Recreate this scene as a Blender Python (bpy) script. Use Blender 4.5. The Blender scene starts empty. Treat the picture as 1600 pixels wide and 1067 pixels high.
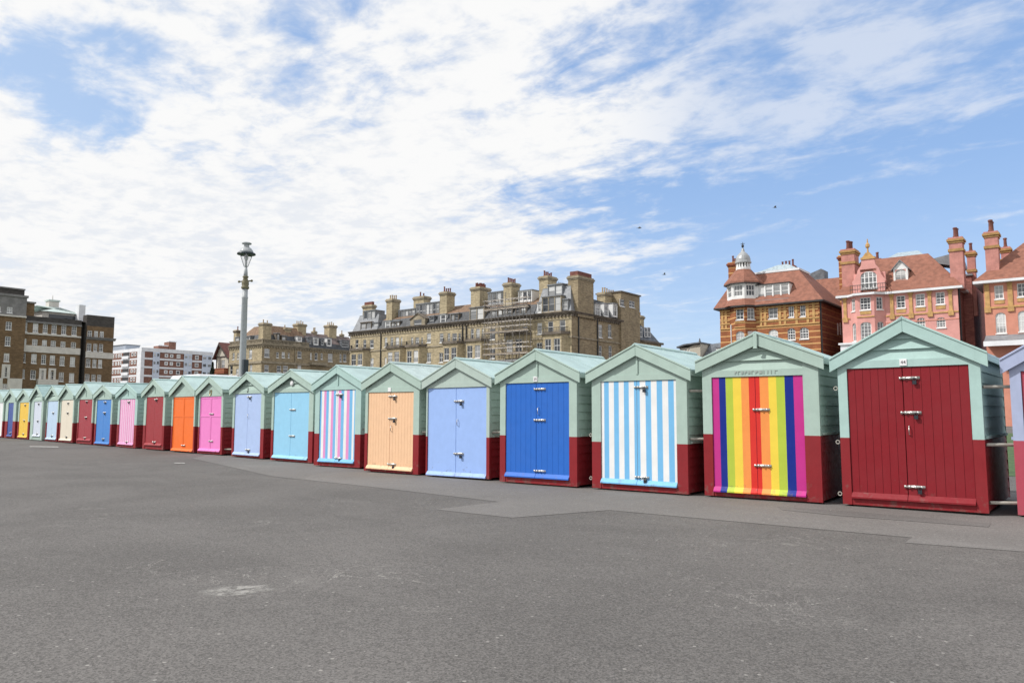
import bpy, bmesh, math, random
from mathutils import Vector, Matrix
R = math.radians
random.seed(7)
scn = bpy.context.scene
col = scn.collection

# ------------------------------------------------------------------ camera
# World frame: X along the row of huts (to the right / nearer), Y towards the town, Z up.
YAW, PIT, ROL, FPX, ZE = R(42.823), R(5.372), R(0.124), 1195.4, 1.40
cam = bpy.data.cameras.new("camera")
cam.sensor_fit = 'HORIZONTAL'; cam.sensor_width = 36.0
cam.lens = FPX / 1600 * 36.0
cam.clip_start = 0.1; cam.clip_end = 5000
camo = bpy.data.objects.new("camera", cam); col.objects.link(camo)
camo.matrix_world = (Matrix.Translation((0, 0, ZE)) @ Matrix.Rotation(YAW, 4, 'Z')
                     @ Matrix.Rotation(R(90) + PIT, 4, 'X') @ Matrix.Rotation(ROL, 4, 'Z'))
scn.camera = camo

# ------------------------------------------------------------------ light, sky, exposure
SUN_EL = R(47)
SUN_H = Vector((-0.60, -0.80)).normalized()          # horizontal direction towards the sun
sd = Vector((SUN_H.x * math.cos(SUN_EL), SUN_H.y * math.cos(SUN_EL), math.sin(SUN_EL)))
sun = bpy.data.lights.new("sun", 'SUN'); sun.energy = 3.0; sun.angle = R(1.5); sun.color = (1.0, 0.97, 0.93)
suno = bpy.data.objects.new("sun", sun); col.objects.link(suno)
suno.rotation_euler = sd.to_track_quat('Z', 'Y').to_euler()
scn.view_settings.view_transform = 'Standard'; scn.view_settings.look = 'None'
scn.view_settings.exposure = 0.32; scn.view_settings.gamma = 1.0
scn.cycles.use_denoising = True
scn.cycles.max_bounces = 6; scn.cycles.diffuse_bounces = 3; scn.cycles.glossy_bounces = 3

world = bpy.data.worlds.new("World"); scn.world = world; world.use_nodes = True


class NT:
    """tiny helper to write node trees as expressions"""
    def __init__(s, nt): s.nt = nt; s.n = nt.nodes; s.l = nt.links
    def new(s, t, **kw):
        n = s.n.new(t)
        for k, v in kw.items(): setattr(n, k, v)
        return n
    def put(s, sock, v):
        if isinstance(v, bpy.types.NodeSocket): s.l.new(v, sock)
        elif v is not None: sock.default_value = v
    def math(s, op, a, b=None, c=None, clamp=False):
        n = s.new('ShaderNodeMath', operation=op, use_clamp=clamp)
        for i, v in enumerate((a, b, c)): s.put(n.inputs[i], v)
        return n.outputs[0]
    def ramp(s, v, a, b, lo=0.0, hi=1.0, smooth=True):
        n = s.new('ShaderNodeMapRange', interpolation_type='SMOOTHSTEP' if smooth else 'LINEAR')
        s.put(n.inputs[0], v)
        for i, x in zip((1, 2, 3, 4), (a, b, lo, hi)): s.put(n.inputs[i], x)
        return n.outputs[0]
    def mix(s, f, a, b, mode='MIX'):
        n = s.new('ShaderNodeMix', data_type='RGBA', blend_type=mode)
        s.put(n.inputs[0], f); s.put(n.inputs[6], a); s.put(n.inputs[7], b)
        return n.outputs[2]
    def vmath(s, op, a, b=None):
        n = s.new('ShaderNodeVectorMath', operation=op)
        s.put(n.inputs[0], a)
        if b is not None: s.put(n.inputs[1], b)
        return n.outputs[0]
    def comb(s, x, y, z):
        n = s.new('ShaderNodeCombineXYZ')
        for i, v in enumerate((x, y, z)): s.put(n.inputs[i], v)
        return n.outputs[0]
    def sep(s, v):
        n = s.new('ShaderNodeSeparateXYZ'); s.put(n.inputs[0], v); return n.outputs
    def noise(s, v, scale, detail=3.0, rough=0.5, dist=0.0):
        n = s.new('ShaderNodeTexNoise'); s.put(n.inputs['Vector'], v)
        n.inputs['Scale'].default_value = scale; n.inputs['Detail'].default_value = detail
        n.inputs['Roughness'].default_value = rough; n.inputs['Distortion'].default_value = dist
        return n.outputs[0]


def build_world():
    world.node_tree.nodes.clear()
    t = NT(world.node_tree)
    sky = t.new('ShaderNodeTexSky', sky_type='NISHITA', sun_disc=False)
    sky.sun_elevation = SUN_EL
    sky.sun_rotation = math.atan2(SUN_H.x, SUN_H.y)
    sky.air_density = 1.0; sky.dust_density = 0.3; sky.ozone_density = 1.6
    tc = t.new('ShaderNodeTexCoord').outputs['Generated']
    x, y, z = t.sep(tc)
    # azimuth in degrees (0 = the middle of the bay, positive to the right) and elevation in degrees
    az = t.math('MULTIPLY', t.math('ADD', t.math('ARCTAN2', x, y), YAW), 57.2958)
    el = t.math('MULTIPLY', t.math('ARCSINE', z), 57.2958)
    zz = t.math('ADD', t.math('MAXIMUM', z, 0.0), 0.10)
    # a flat cloud sheet overhead, so that cells shrink and flatten towards the horizon
    P = t.comb(t.math('DIVIDE', x, zz), t.math('DIVIDE', y, zz), 0.0)
    mp = t.new('ShaderNodeMapping'); t.put(mp.inputs[0], P)
    mp.inputs['Rotation'].default_value = (0, 0, R(-58)); mp.inputs['Scale'].default_value = (0.78, 1.30, 1.0)
    Q = mp.outputs[0]
    n1 = t.noise(Q, 1.5, 5.0, 0.58, 0.5)
    n2 = t.noise(Q, 4.3, 6.0, 0.60, 0.45)
    n3 = t.noise(P, 11.0, 4.0, 0.62, 0.2)
    n = t.math('ADD', t.math('ADD', t.math('MULTIPLY', n1, 0.40), t.math('MULTIPLY', n2, 0.42)), t.math('MULTIPLY', n3, 0.18))
    # large-scale layout: a thick bank to the left and overhead, open sky low on the right
    s = t.math('ADD', t.math('MULTIPLY', az, 1 / 24.0), t.math('MULTIPLY', t.math('SUBTRACT', 14.0, el), 1 / 18.0))
    cov = t.ramp(s, -0.9, 1.15, 0.075, -0.115)
    def blob(a0, e0, ra, re, amp):
        da = t.math('DIVIDE', t.math('SUBTRACT', az, a0), ra); de = t.math('DIVIDE', t.math('SUBTRACT', el, e0), re)
        d = t.math('ADD', t.math('MULTIPLY', da, da), t.math('MULTIPLY', de, de))
        return t.math('MULTIPLY', t.ramp(d, 1.0, 0.0), amp)
    for b in ((-30.0, 21.5, 8.5, 5.0, -0.115), (-37, 19, 5, 6, 0.05), (5.0, 25.5, 6, 4.0, -0.05), (13, 27.0, 6, 6.0, -0.06),
              (27, 24, 20, 11, 0.095), (2, 12.0, 15, 5, 0.05), (-10, 8.0, 18, 2.6, -0.08), (3, 8.5, 9, 4.0, -0.05), (-22, 11.0, 22, 7, 0.09), (-6, 16.5, 16, 7, 0.06), (12, 20, 14, 5, 0.06)):
        cov = t.math('ADD', cov, blob(*b))
    # unseen cloud added behind and overhead to whiten the fill light
    cov = t.math('ADD', cov, t.ramp(t.math('ABSOLUTE', az), 42, 75, 0.0, 0.22))
    cov = t.math('ADD', cov, t.ramp(el, 36, 55, 0.0, 0.10))
    v = t.math('ADD', n, cov)
    mask = t.ramp(v, 0.425, 0.595)
    # the veil on the right is thin
    thin = t.math('MAXIMUM', t.ramp(az, 5.0, 19.0, 1.0, 0.50), t.ramp(az, 45, 70, 0.0, 1.0))
    mask = t.math('MULTIPLY', mask, thin)
    haze = t.ramp(el, 19.0, 2.0, 0.0, 0.86)
    haze = t.math('MULTIPLY', haze, t.ramp(az, 14, -10, 0.22, 1.0))
    mask = t.math('ADD', mask, t.math('MULTIPLY', haze, t.math('SUBTRACT', 1.0, mask)))
    shade = t.ramp(t.math('ADD', n, t.math('MULTIPLY', t.math('SUBTRACT', n3, 0.5), 0.30)), 0.40, 0.56)
    ccol = t.mix(shade, (0.86, 0.89, 0.94, 1), (1.0, 1.0, 1.0, 1))
    b1 = t.new('ShaderNodeBackground'); b2 = t.new('ShaderNodeBackground')
    skyc = t.mix(0.62, sky.outputs[0], t.mix(t.ramp(az, -8, -32), (1.80, 2.88, 4.95, 1), (2.9, 3.75, 5.1, 1)))
    t.put(b1.inputs[0], skyc); b1.inputs[1].default_value = 0.14
    t.put(b2.inputs[0], ccol); b2.inputs[1].default_value = 0.77
    ms = t.new('ShaderNodeMixShader')
    t.put(ms.inputs[0], mask); t.l.new(b1.outputs[0], ms.inputs[1]); t.l.new(b2.outputs[0], ms.inputs[2])
    out = t.new('ShaderNodeOutputWorld'); t.l.new(ms.outputs[0], out.inputs[0])


build_world()

# ------------------------------------------------------------------ materials
def lin(c, k=1.0):
    return tuple((x / 255 / 12.92 if x / 255 <= 0.04045 else ((x / 255 + 0.055) / 1.055) ** 2.4) * k for x in c)

def mat(name, c, rough=0.6, var=0.12, scale=6.0, metal=0.0, bump=0.0, bscale=60.0, streak=0.0, spec=None, grime=None, wear=0.0):
    m = bpy.data.materials.new(name); m.use_nodes = True
    t = NT(m.node_tree); bs = m.node_tree.nodes['Principled BSDF']
    co = t.new('ShaderNodeTexCoord').outputs['Object']
    rnd = t.new('ShaderNodeObjectInfo').outputs['Random']
    off = t.vmath('ADD', co, t.comb(t.math('MULTIPLY', rnd, 37.0), t.math('MULTIPLY', rnd, 11.0), 0.0))
    a = tuple(x * (1 - var) for x in c) + (1,); b = tuple(min(1, x * (1 + var)) for x in c) + (1,)
    colr = t.mix(t.ramp(t.noise(off, scale, 5.0, 0.62), 0.3, 0.7), a, b)
    if streak:
        mp = t.new('ShaderNodeMapping'); t.put(mp.inputs[0], off); mp.inputs['Scale'].default_value = (9, 9, 0.7)
        f = t.ramp(t.noise(mp.outputs[0], 1.6, 4.0, 0.65), 0.48, 0.80, 0.0, streak)
        colr = t.mix(f, colr, (grime or tuple(x * 0.45 for x in c)) + (1,))
    if wear:
        zz = t.sep(co)[2]
        # splash marks of dried mud, irregular, and small chips down to grey primer
        sp = t.ramp(t.math('SUBTRACT', t.noise(off, 7.0, 6.0, 0.7), t.math('MULTIPLY', zz, 0.42)), 0.46, 0.62, 0.0, wear)
        colr = t.mix(sp, colr, (0.16, 0.13, 0.11, 1))
        ch = t.ramp(t.noise(off, 16.0, 5.0, 0.7, 0.4), 0.735, 0.755, 0.0, 0.75)
        colr = t.mix(ch, colr, tuple(0.5 * x + 0.22 for x in c) + (1,))
        fd = t.ramp(t.noise(off, 1.3, 4.0, 0.6), 0.40, 0.70, 0.0, 0.16)
        colr = t.mix(fd, colr, tuple(0.88 * x + 0.035 for x in c) + (1,))
    t.put(bs.inputs['Base Color'], colr)
    bs.inputs['Metallic'].default_value = metal
    t.put(bs.inputs['Roughness'], t.ramp(t.noise(off, scale * 2.3, 3.0), 0.25, 0.75, max(0.05, rough - 0.08), min(1, rough + 0.08)))
    if spec is not None: bs.inputs['Specular IOR Level'].default_value = spec
    if bump:
        bn = t.new('ShaderNodeBump'); bn.inputs['Strength'].default_value = bump; bn.inputs['Distance'].default_value = 0.02
        t.put(bn.inputs['Height'], t.noise(off, bscale, 4.0, 0.6)); t.l.new(bn.outputs[0], bs.inputs['Normal'])
    return m

def paint(name, srgb, k=0.82, rough=0.42, **kw):
    kw.setdefault('var', 0.045); kw.setdefault('streak', 0.10); kw.setdefault('spec', 0.2); kw.setdefault('wear', 0.5); kw.setdefault('bump', 0.05); kw.setdefault('bscale', 35)
    return mat(name, lin(srgb, k), rough, **kw)

M = {}
M['mint_blue'] = paint('mint_paint_bluish', (184, 214, 208), rough=0.6)
M['mint'] = paint('mint_paint', (184, 206, 195), rough=0.6)
M['mint_grey'] = paint('mint_paint_faded', (190, 207, 198), rough=0.6, streak=0.18)
M['roof_mint'] = mat('mint_roof_felt', lin((190, 214, 211), 0.80), 0.6, 0.10, 2.2, bump=0.2, bscale=14, streak=0.16)
M['roof_worn'] = mat('worn_mint_roof_felt', lin((198, 215, 212), 0.80), 0.6, 0.12, 4.0, bump=0.15, bscale=20, streak=0.28)
M['roof_grey'] = mat('greyed_mint_roof_felt', lin((170, 200, 198), 0.70), 0.6, 0.10, 4.0, bump=0.15, bscale=20, streak=0.2)
M['roof_lilac'] = mat('lilac_roof_felt', lin((190, 198, 222), 0.8), 0.55, 0.07, 3.0, bump=0.1, bscale=25)
M['oxblood'] = paint('oxblood_paint', (150, 44, 50), 0.80, rough=0.55, streak=0.22)
M['lilac'] = paint('lilac_paint', (184, 194, 224))
M['rose'] = paint('rose_paint', (190, 84, 100))
M['soffit'] = mat('bare_soffit_wood', (0.10, 0.12, 0.11), 0.8)
M['galv'] = mat('galvanised_steel', (0.62, 0.61, 0.58), 0.38, 0.15, 30, metal=0.85)
M['pipe'] = paint('white_pipe_paint', (190, 186, 176), streak=0.35, grime=(0.25, 0.15, 0.08))
M['lock'] = mat('dark_padlock', (0.03, 0.035, 0.045), 0.4, metal=0.3)
M['brass'] = mat('tarnished_brass', (0.42, 0.30, 0.13), 0.4, metal=0.8)
M['plate'] = mat('white_enamel', (0.80, 0.80, 0.80), 0.35, 0.03)
M['ink'] = mat('dark_plate_ink', (0.10, 0.07, 0.09), 0.5)
DOORC = {
    'maroon': (142, 38, 46), 'royal': (52, 114, 208), 'periwinkle': (166, 197, 252), 'peach': (252, 208, 168), 'cyan': (160, 217, 248),
    'powder': (184, 206, 246), 'pink': (248, 142, 210), 'orange': (255, 124, 52), 'brick_red': (168, 60, 66), 'blue': (78, 142, 218),
    'crimson': (172, 62, 72), 'cream': (240, 230, 210), 'ice': (200, 224, 248), 'pearl': (222, 230, 244), 'yellow': (252, 208, 78),
    'navy': (66, 92, 164), 'white': (245, 246, 248), 'sky_stripe': (128, 196, 242), 'magenta': (206, 58, 146), 'deep_blue': (28, 50, 145),
    'lime': (190, 210, 78), 'sunny': (252, 222, 84), 'tangerine': (255, 160, 86), 'scarlet': (228, 58, 50), 'orchid': (240, 160, 212),
    'candy': (240, 165, 208), 'candy_light': (250, 222, 240)}
for k, c in DOORC.items():
    M[k] = paint('door_paint_' + k, c, 0.84, 0.38, var=0.03, streak=0.06)

def brick(name, c, mortar=0.25, bw=0.55, bh=0.16, var=0.25, stain=0.35, bands=None, rough=0.85):
    """masonry seen from far off: courses, mottling, rain stains; bands = (colour, spacing, width)"""
    m = bpy.data.materials.new(name); m.use_nodes = True
    t = NT(m.node_tree); bs = m.node_tree.nodes['Principled BSDF']
    co = t.new('ShaderNodeTexCoord').outputs['Object']
    x, y, z = t.sep(co)
    uv = t.comb(t.math('ADD', x, y), z, 0.0)
    bt = t.new('ShaderNodeTexBrick'); t.put(bt.inputs['Vector'], uv)
    bt.inputs['Scale'].default_value = 1.0; bt.inputs['Brick Width'].default_value = bw; bt.inputs['Row Height'].default_value = bh
    bt.inputs['Mortar Size'].default_value = 0.012; bt.inputs['Mortar Smooth'].default_value = 0.3
    bt.inputs['Color1'].default_value = tuple(v * (1 + var) for v in c) + (1,)
    bt.inputs['Color2'].default_value = tuple(v * (1 - var) for v in c) + (1,)
    bt.inputs['Mortar'].default_value = tuple(v * (1 - mortar) for v in c) + (1,)
    cc = bt.outputs['Color']
    cc = t.mix(t.ramp(t.noise(co, 0.35, 5.0, 0.65), 0.3, 0.72), t.mix(1.0, cc, (0.80, 0.80, 0.82, 1), 'MULTIPLY'), cc)
    if bands:
        bc, sp, wd = bands
        fr = t.math('FRACT', t.math('DIVIDE', z, sp))
        cc = t.mix(t.math('LESS_THAN', fr, wd / sp), cc, tuple(bc) + (1,))
    if stain:
        mp = t.new('ShaderNodeMapping'); t.put(mp.inputs[0], co); mp.inputs['Scale'].default_value = (1.6, 1.6, 0.22)
        f = t.ramp(t.noise(mp.outputs[0], 1.0, 5.0, 0.65), 0.5, 0.8, 0.0, stain)
        cc = t.mix(f, cc, tuple(v * 0.35 for v in c) + (1,))
    t.put(bs.inputs['Base Color'], cc); bs.inputs['Roughness'].default_value = rough
    bs.inputs['Specular IOR Level'].default_value = 0.25
    return m

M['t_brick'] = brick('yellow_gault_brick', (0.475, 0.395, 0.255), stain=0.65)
M['t_stone'] = mat('weathered_stone', (0.30, 0.255, 0.185), 0.9, 0.3, 1.2, streak=0.5)
M['t_dark'] = mat('sooty_stone', (0.15, 0.125, 0.10), 0.9, 0.35, 1.0, streak=0.4)
M['t_side'] = brick('shaded_gault_brick', (0.35, 0.28, 0.18), stain=0.55)  # darker copy of the gault brick, flank shade painted into its colour
M['slate'] = mat('grey_slate', (0.125, 0.135, 0.15), 0.65, 0.35, 1.4, streak=0.3)
M['slate_dark'] = mat('dark_slate', (0.06, 0.064, 0.07), 0.7, 0.4, 1.4)
M['lead'] = mat('lead_sheet', (0.215, 0.225, 0.24), 0.55, 0.2, 1.2, streak=0.3)
M['t_tile'] = mat('brown_clay_tile', (0.19, 0.12, 0.075), 0.85, 0.35, 2.0)
M['purple_tile'] = mat('brown_purple_tile', (0.17, 0.13, 0.12), 0.85, 0.3, 1.5)
M['red_pot'] = mat('terracotta', (0.17, 0.06, 0.045), 0.8, 0.3, 3.0)
M['buff_pot'] = mat('buff_clay', (0.40, 0.31, 0.20), 0.8, 0.25, 3.0)
M['white'] = mat('white_joinery', (0.78, 0.78, 0.77), 0.5, 0.05, 2.0)
M['grey_frame'] = mat('grey_joinery', (0.42, 0.42, 0.42), 0.5, 0.1)
M['iron'] = mat('black_iron', (0.03, 0.03, 0.032), 0.5, 0.2)
M['w_brick'] = brick('pinkish_brown_brick', (0.26, 0.135, 0.10), stain=0.15)
M['w_white'] = mat('white_concrete', (0.74, 0.75, 0.77), 0.7, 0.08, 0.7, streak=0.12)
M['w_panel'] = mat('pale_blue_panel', (0.58, 0.64, 0.74), 0.6, 0.08, 0.7)
M['w_roof'] = mat('grey_flat_roof', (0.32, 0.36, 0.42), 0.7, 0.1)
M['b_brick'] = brick('dark_brown_brick', (0.205, 0.135, 0.075), stain=0.3)
M['b_dark'] = brick('dark_grey_brick', (0.085, 0.078, 0.072), stain=0.3)
M['b_grey'] = mat('grey_render', (0.21, 0.205, 0.20), 0.85, 0.2, 1.0, streak=0.3)
M['b_stone'] = mat('pale_dressed_stone', (0.62, 0.59, 0.54), 0.8, 0.1, 1.0, streak=0.2)
M['copper'] = mat('verdigris_roof', (0.50, 0.58, 0.55), 0.6, 0.12, 0.8)
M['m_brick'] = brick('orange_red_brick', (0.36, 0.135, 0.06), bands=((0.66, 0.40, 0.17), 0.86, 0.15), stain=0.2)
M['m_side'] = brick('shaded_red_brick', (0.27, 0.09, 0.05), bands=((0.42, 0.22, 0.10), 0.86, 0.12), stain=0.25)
M['ochre'] = mat('ochre_terracotta', (0.52, 0.31, 0.12), 0.8, 0.2, 2.0, streak=0.2)
M['r_tile'] = mat('orange_clay_tile', (0.25, 0.105, 0.07), 0.85, 0.22, 1.6, streak=0.15)
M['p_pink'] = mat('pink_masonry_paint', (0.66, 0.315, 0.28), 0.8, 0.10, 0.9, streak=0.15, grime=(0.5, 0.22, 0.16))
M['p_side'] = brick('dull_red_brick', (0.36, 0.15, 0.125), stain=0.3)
M['r_coral'] = mat('coral_masonry_paint', (0.60, 0.255, 0.18), 0.8, 0.10, 0.8, streak=0.15)
M['stack_pink'] = mat('weathered_pink_stack', (0.50, 0.225, 0.19), 0.85, 0.15, 1.5, streak=0.35)
M['stack_ochre'] = mat('weathered_ochre_moulding', (0.40, 0.235, 0.09), 0.85, 0.2, 2.0)
M['silver'] = mat('silver_lead_dome', (0.36, 0.37, 0.375), 0.5, 0.2, 2.0, metal=0.2)
M['glassroof'] = mat('glazed_roof', (0.35, 0.42, 0.45), 0.25, 0.2, 3.0)
M['timber'] = mat('dark_timber', (0.06, 0.045, 0.04), 0.8, 0.3)
M['plaster'] = mat('cream_plaster', (0.52, 0.48, 0.40), 0.85, 0.1)
M['maroon_tile'] = mat('dark_red_tile', (0.145, 0.055, 0.045), 0.85, 0.3, 1.5)
M['lamp_grey'] = paint('blue_grey_lamp_paint', (182, 186, 188), 0.85, 0.4, streak=0.2)
M['lamp_gold'] = mat('dull_olive_collar', (0.17, 0.15, 0.085), 0.55, 0.2, 12)
M['lamp_dark'] = paint('dark_lamp_rim', (70, 78, 84), 0.8, 0.4)
M['scaf'] = mat('scaffold_tube', (0.22, 0.20, 0.18), 0.45, 0.2, metal=0.5)
M['plank'] = mat('grey_scaffold_board', (0.28, 0.23, 0.175), 0.85, 0.25, 2)
M['van'] = mat('white_van_paint', (0.80, 0.81, 0.82), 0.25, 0.02)
M['rubber'] = mat('black_rubber', (0.02, 0.02, 0.02), 0.8)
M['bird'] = mat('dark_gull_plumage', (0.09, 0.095, 0.10), 0.8)
M['bird_w'] = mat('pale_gull_plumage', (0.6, 0.6, 0.6), 0.8)
M['bark'] = mat('brown_bark', (0.08, 0.055, 0.04), 0.9)
M['leaf'] = mat('dark_conifer_leaf', (0.035, 0.05, 0.028), 0.8, 0.35, 1.5)

def glass_mat():
    m = bpy.data.materials.new('window_glass'); m.use_nodes = True
    t = NT(m.node_tree); bs = m.node_tree.nodes['Principled BSDF']
    rnd = t.new('ShaderNodeObjectInfo').outputs['Random']
    co = t.new('ShaderNodeTexCoord').outputs['Generated']
    # some rooms have pale blinds or net curtains behind the glass
    f = t.ramp(rnd, 0.25, 0.80, smooth=False)
    z = t.sep(co)[2]
    blind = t.math('GREATER_THAN', z, t.math('FRACT', t.math('MULTIPLY', rnd, 7.31)))
    f = t.math('MULTIPLY', f, t.math('ADD', t.math('MULTIPLY', blind, 0.6), 0.4))
    t.put(bs.inputs['Base Color'], t.mix(f, (0.035, 0.04, 0.048, 1), (0.60, 0.60, 0.59, 1)))
    bs.inputs['Roughness'].default_value = 0.08; bs.inputs['Specular IOR Level'].default_value = 0.7
    return m
M['glass'] = glass_mat()
def clear_glass():
    m = bpy.data.materials.new('lantern_glass'); m.use_nodes = True
    bs = m.node_tree.nodes['Principled BSDF']
    bs.inputs['Transmission Weight'].default_value = 1.0; bs.inputs['Roughness'].default_value = 0.05; bs.inputs['IOR'].default_value = 1.05
    return m
M['lantern_glass'] = clear_glass()

def asphalt(name, c, grain=1.0, patch=0.22):
    m = bpy.data.materials.new(name); m.use_nodes = True
    t = NT(m.node_tree); bs = m.node_tree.nodes['Principled BSDF']
    co = t.new('ShaderNodeTexCoord').outputs['Object']
    vo = t.new('ShaderNodeTexVoronoi'); t.put(vo.inputs['Vector'], co); vo.inputs['Scale'].default_value = 85
    vof = t.new('ShaderNodeTexVoronoi'); t.put(vof.inputs['Vector'], co); vof.inputs['Scale'].default_value = 190
    chip = t.math('ADD', t.math('MULTIPLY', t.sep(vo.outputs['Color'])[0], 0.6), t.math('MULTIPLY', t.sep(vof.outputs['Color'])[1], 0.4))
    vo2 = t.new('ShaderNodeTexVoronoi'); t.put(vo2.inputs['Vector'], co); vo2.inputs['Scale'].default_value = 19
    big = t.sep(vo2.outputs['Color'])[1]
    dist = vo2.outputs['Distance']
    base = t.mix(t.ramp(chip, 0.0, 1.0, smooth=False), tuple(v * (1 - 0.58 * grain) for v in c) + (1,), tuple(v * (1 + 0.58 * grain) for v in c) + (1,))
    # worn and stained areas
    w1 = t.ramp(t.noise(co, 0.35, 6.0, 0.62, 0.4), 0.32, 0.70)
    base = t.mix(w1, t.mix(1.0, base, (1 - patch, 1 - patch, 1 - patch, 1), 'MULTIPLY'), base)
    mp = t.new('ShaderNodeMapping'); t.put(mp.inputs[0], co); mp.inputs['Rotation'].default_value = (0, 0, R(8)); mp.inputs['Scale'].default_value = (0.25, 1.3, 1)
    w2 = t.ramp(t.noise(mp.outputs[0], 0.8, 5.0, 0.65), 0.52, 0.78, 0.0, 0.30)
    base = t.mix(w2, base, tuple(v * 1.38 for v in c) + (1,))
    # fine hairline scratches and cracks
    cn = t.noise(co, 0.9, 7.0, 0.62, 0.8); ck = t.math('LESS_THAN', t.math('ABSOLUTE', t.math('SUBTRACT', cn, 0.5)), 0.0022)
    ck = t.math('MULTIPLY', ck, t.ramp(t.noise(co, 0.45, 3.0), 0.52, 0.62))
    base = t.mix(t.math('MULTIPLY', ck, 0.5), base, (0.40, 0.38, 0.35, 1))
    cd = t.math('LESS_THAN', t.math('ABSOLUTE', t.math('SUBTRACT', t.noise(co, 0.33, 8.0, 0.66, 0.5), 0.52)), 0.0011)
    base = t.mix(t.math('MULTIPLY', cd, 0.55), base, (0.05, 0.047, 0.045, 1))
    # dark oily stains
    st = t.ramp(t.noise(co, 0.75, 5.0, 0.6, 0.6), 0.66, 0.80, 0.0, 0.35)
    base = t.mix(st, base, tuple(v * 0.55 for v in c) + (1,))
    # pale scattered grit and gum spots
    spot = t.math('MULTIPLY', t.math('GREATER_THAN', big, 0.955), t.math('LESS_THAN', dist, 0.22))
    base = t.mix(t.math('MULTIPLY', spot, 0.55), base, (0.42, 0.40, 0.37, 1))
    t.put(bs.inputs['Base Color'], base); bs.inputs['Roughness'].default_value = 0.88; bs.inputs['Specular IOR Level'].default_value = 0.3
    bn = t.new('ShaderNodeBump'); bn.inputs['Strength'].default_value = 0.55 * grain; bn.inputs['Distance'].default_value = 0.008
    t.put(bn.inputs['Height'], t.math('ADD', chip, t.noise(co, 28, 3.0, 0.6))); t.l.new(bn.outputs[0], bs.inputs['Normal'])
    return m
M['asphalt'] = asphalt('old_asphalt', (0.146, 0.137, 0.129))
M['asphalt_new'] = asphalt('smooth_pale_asphalt', (0.182, 0.172, 0.163), 0.6, 0.14)
M['asphalt_dark'] = asphalt('dark_asphalt_repair', (0.165, 0.157, 0.150), 0.6)
M['grass'] = mat('mown_grass', (0.055, 0.10, 0.03), 0.9, 0.35, 3.0)
def worn_paint():
    m = bpy.data.materials.new('worn_white_marking'); m.use_nodes = True
    t = NT(m.node_tree); bs = m.node_tree.nodes['Principled BSDF']
    co = t.new('ShaderNodeTexCoord').outputs['Object']
    g = t.new('ShaderNodeTexCoord').outputs['Generated']
    gx, gy, gz = t.sep(g)
    def edge(v): return t.math('MULTIPLY', t.ramp(v, 0.0, 0.3), t.ramp(v, 1.0, 0.7))
    a = t.math('MULTIPLY', edge(gx), edge(gy))
    a = t.math('MULTIPLY', a, t.ramp(t.noise(co, 9, 5.0, 0.7), 0.35, 0.62))
    tr = t.new('ShaderNodeBsdfTransparent'); mx = t.new('ShaderNodeMixShader')
    bs.inputs['Base Color'].default_value = (0.36, 0.345, 0.32, 1); bs.inputs['Roughness'].default_value = 0.8
    t.put(mx.inputs[0], t.math('MULTIPLY', a, 0.75)); t.l.new(tr.outputs[0], mx.inputs[1]); t.l.new(bs.outputs[0], mx.inputs[2])
    t.l.new(mx.outputs[0], m.node_tree.nodes['Material Output'].inputs[0])
    return m
M['mark'] = worn_paint()
M['old_white'] = mat('worn_white_line', (0.36, 0.35, 0.33), 0.85, 0.3, 8)

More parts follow.
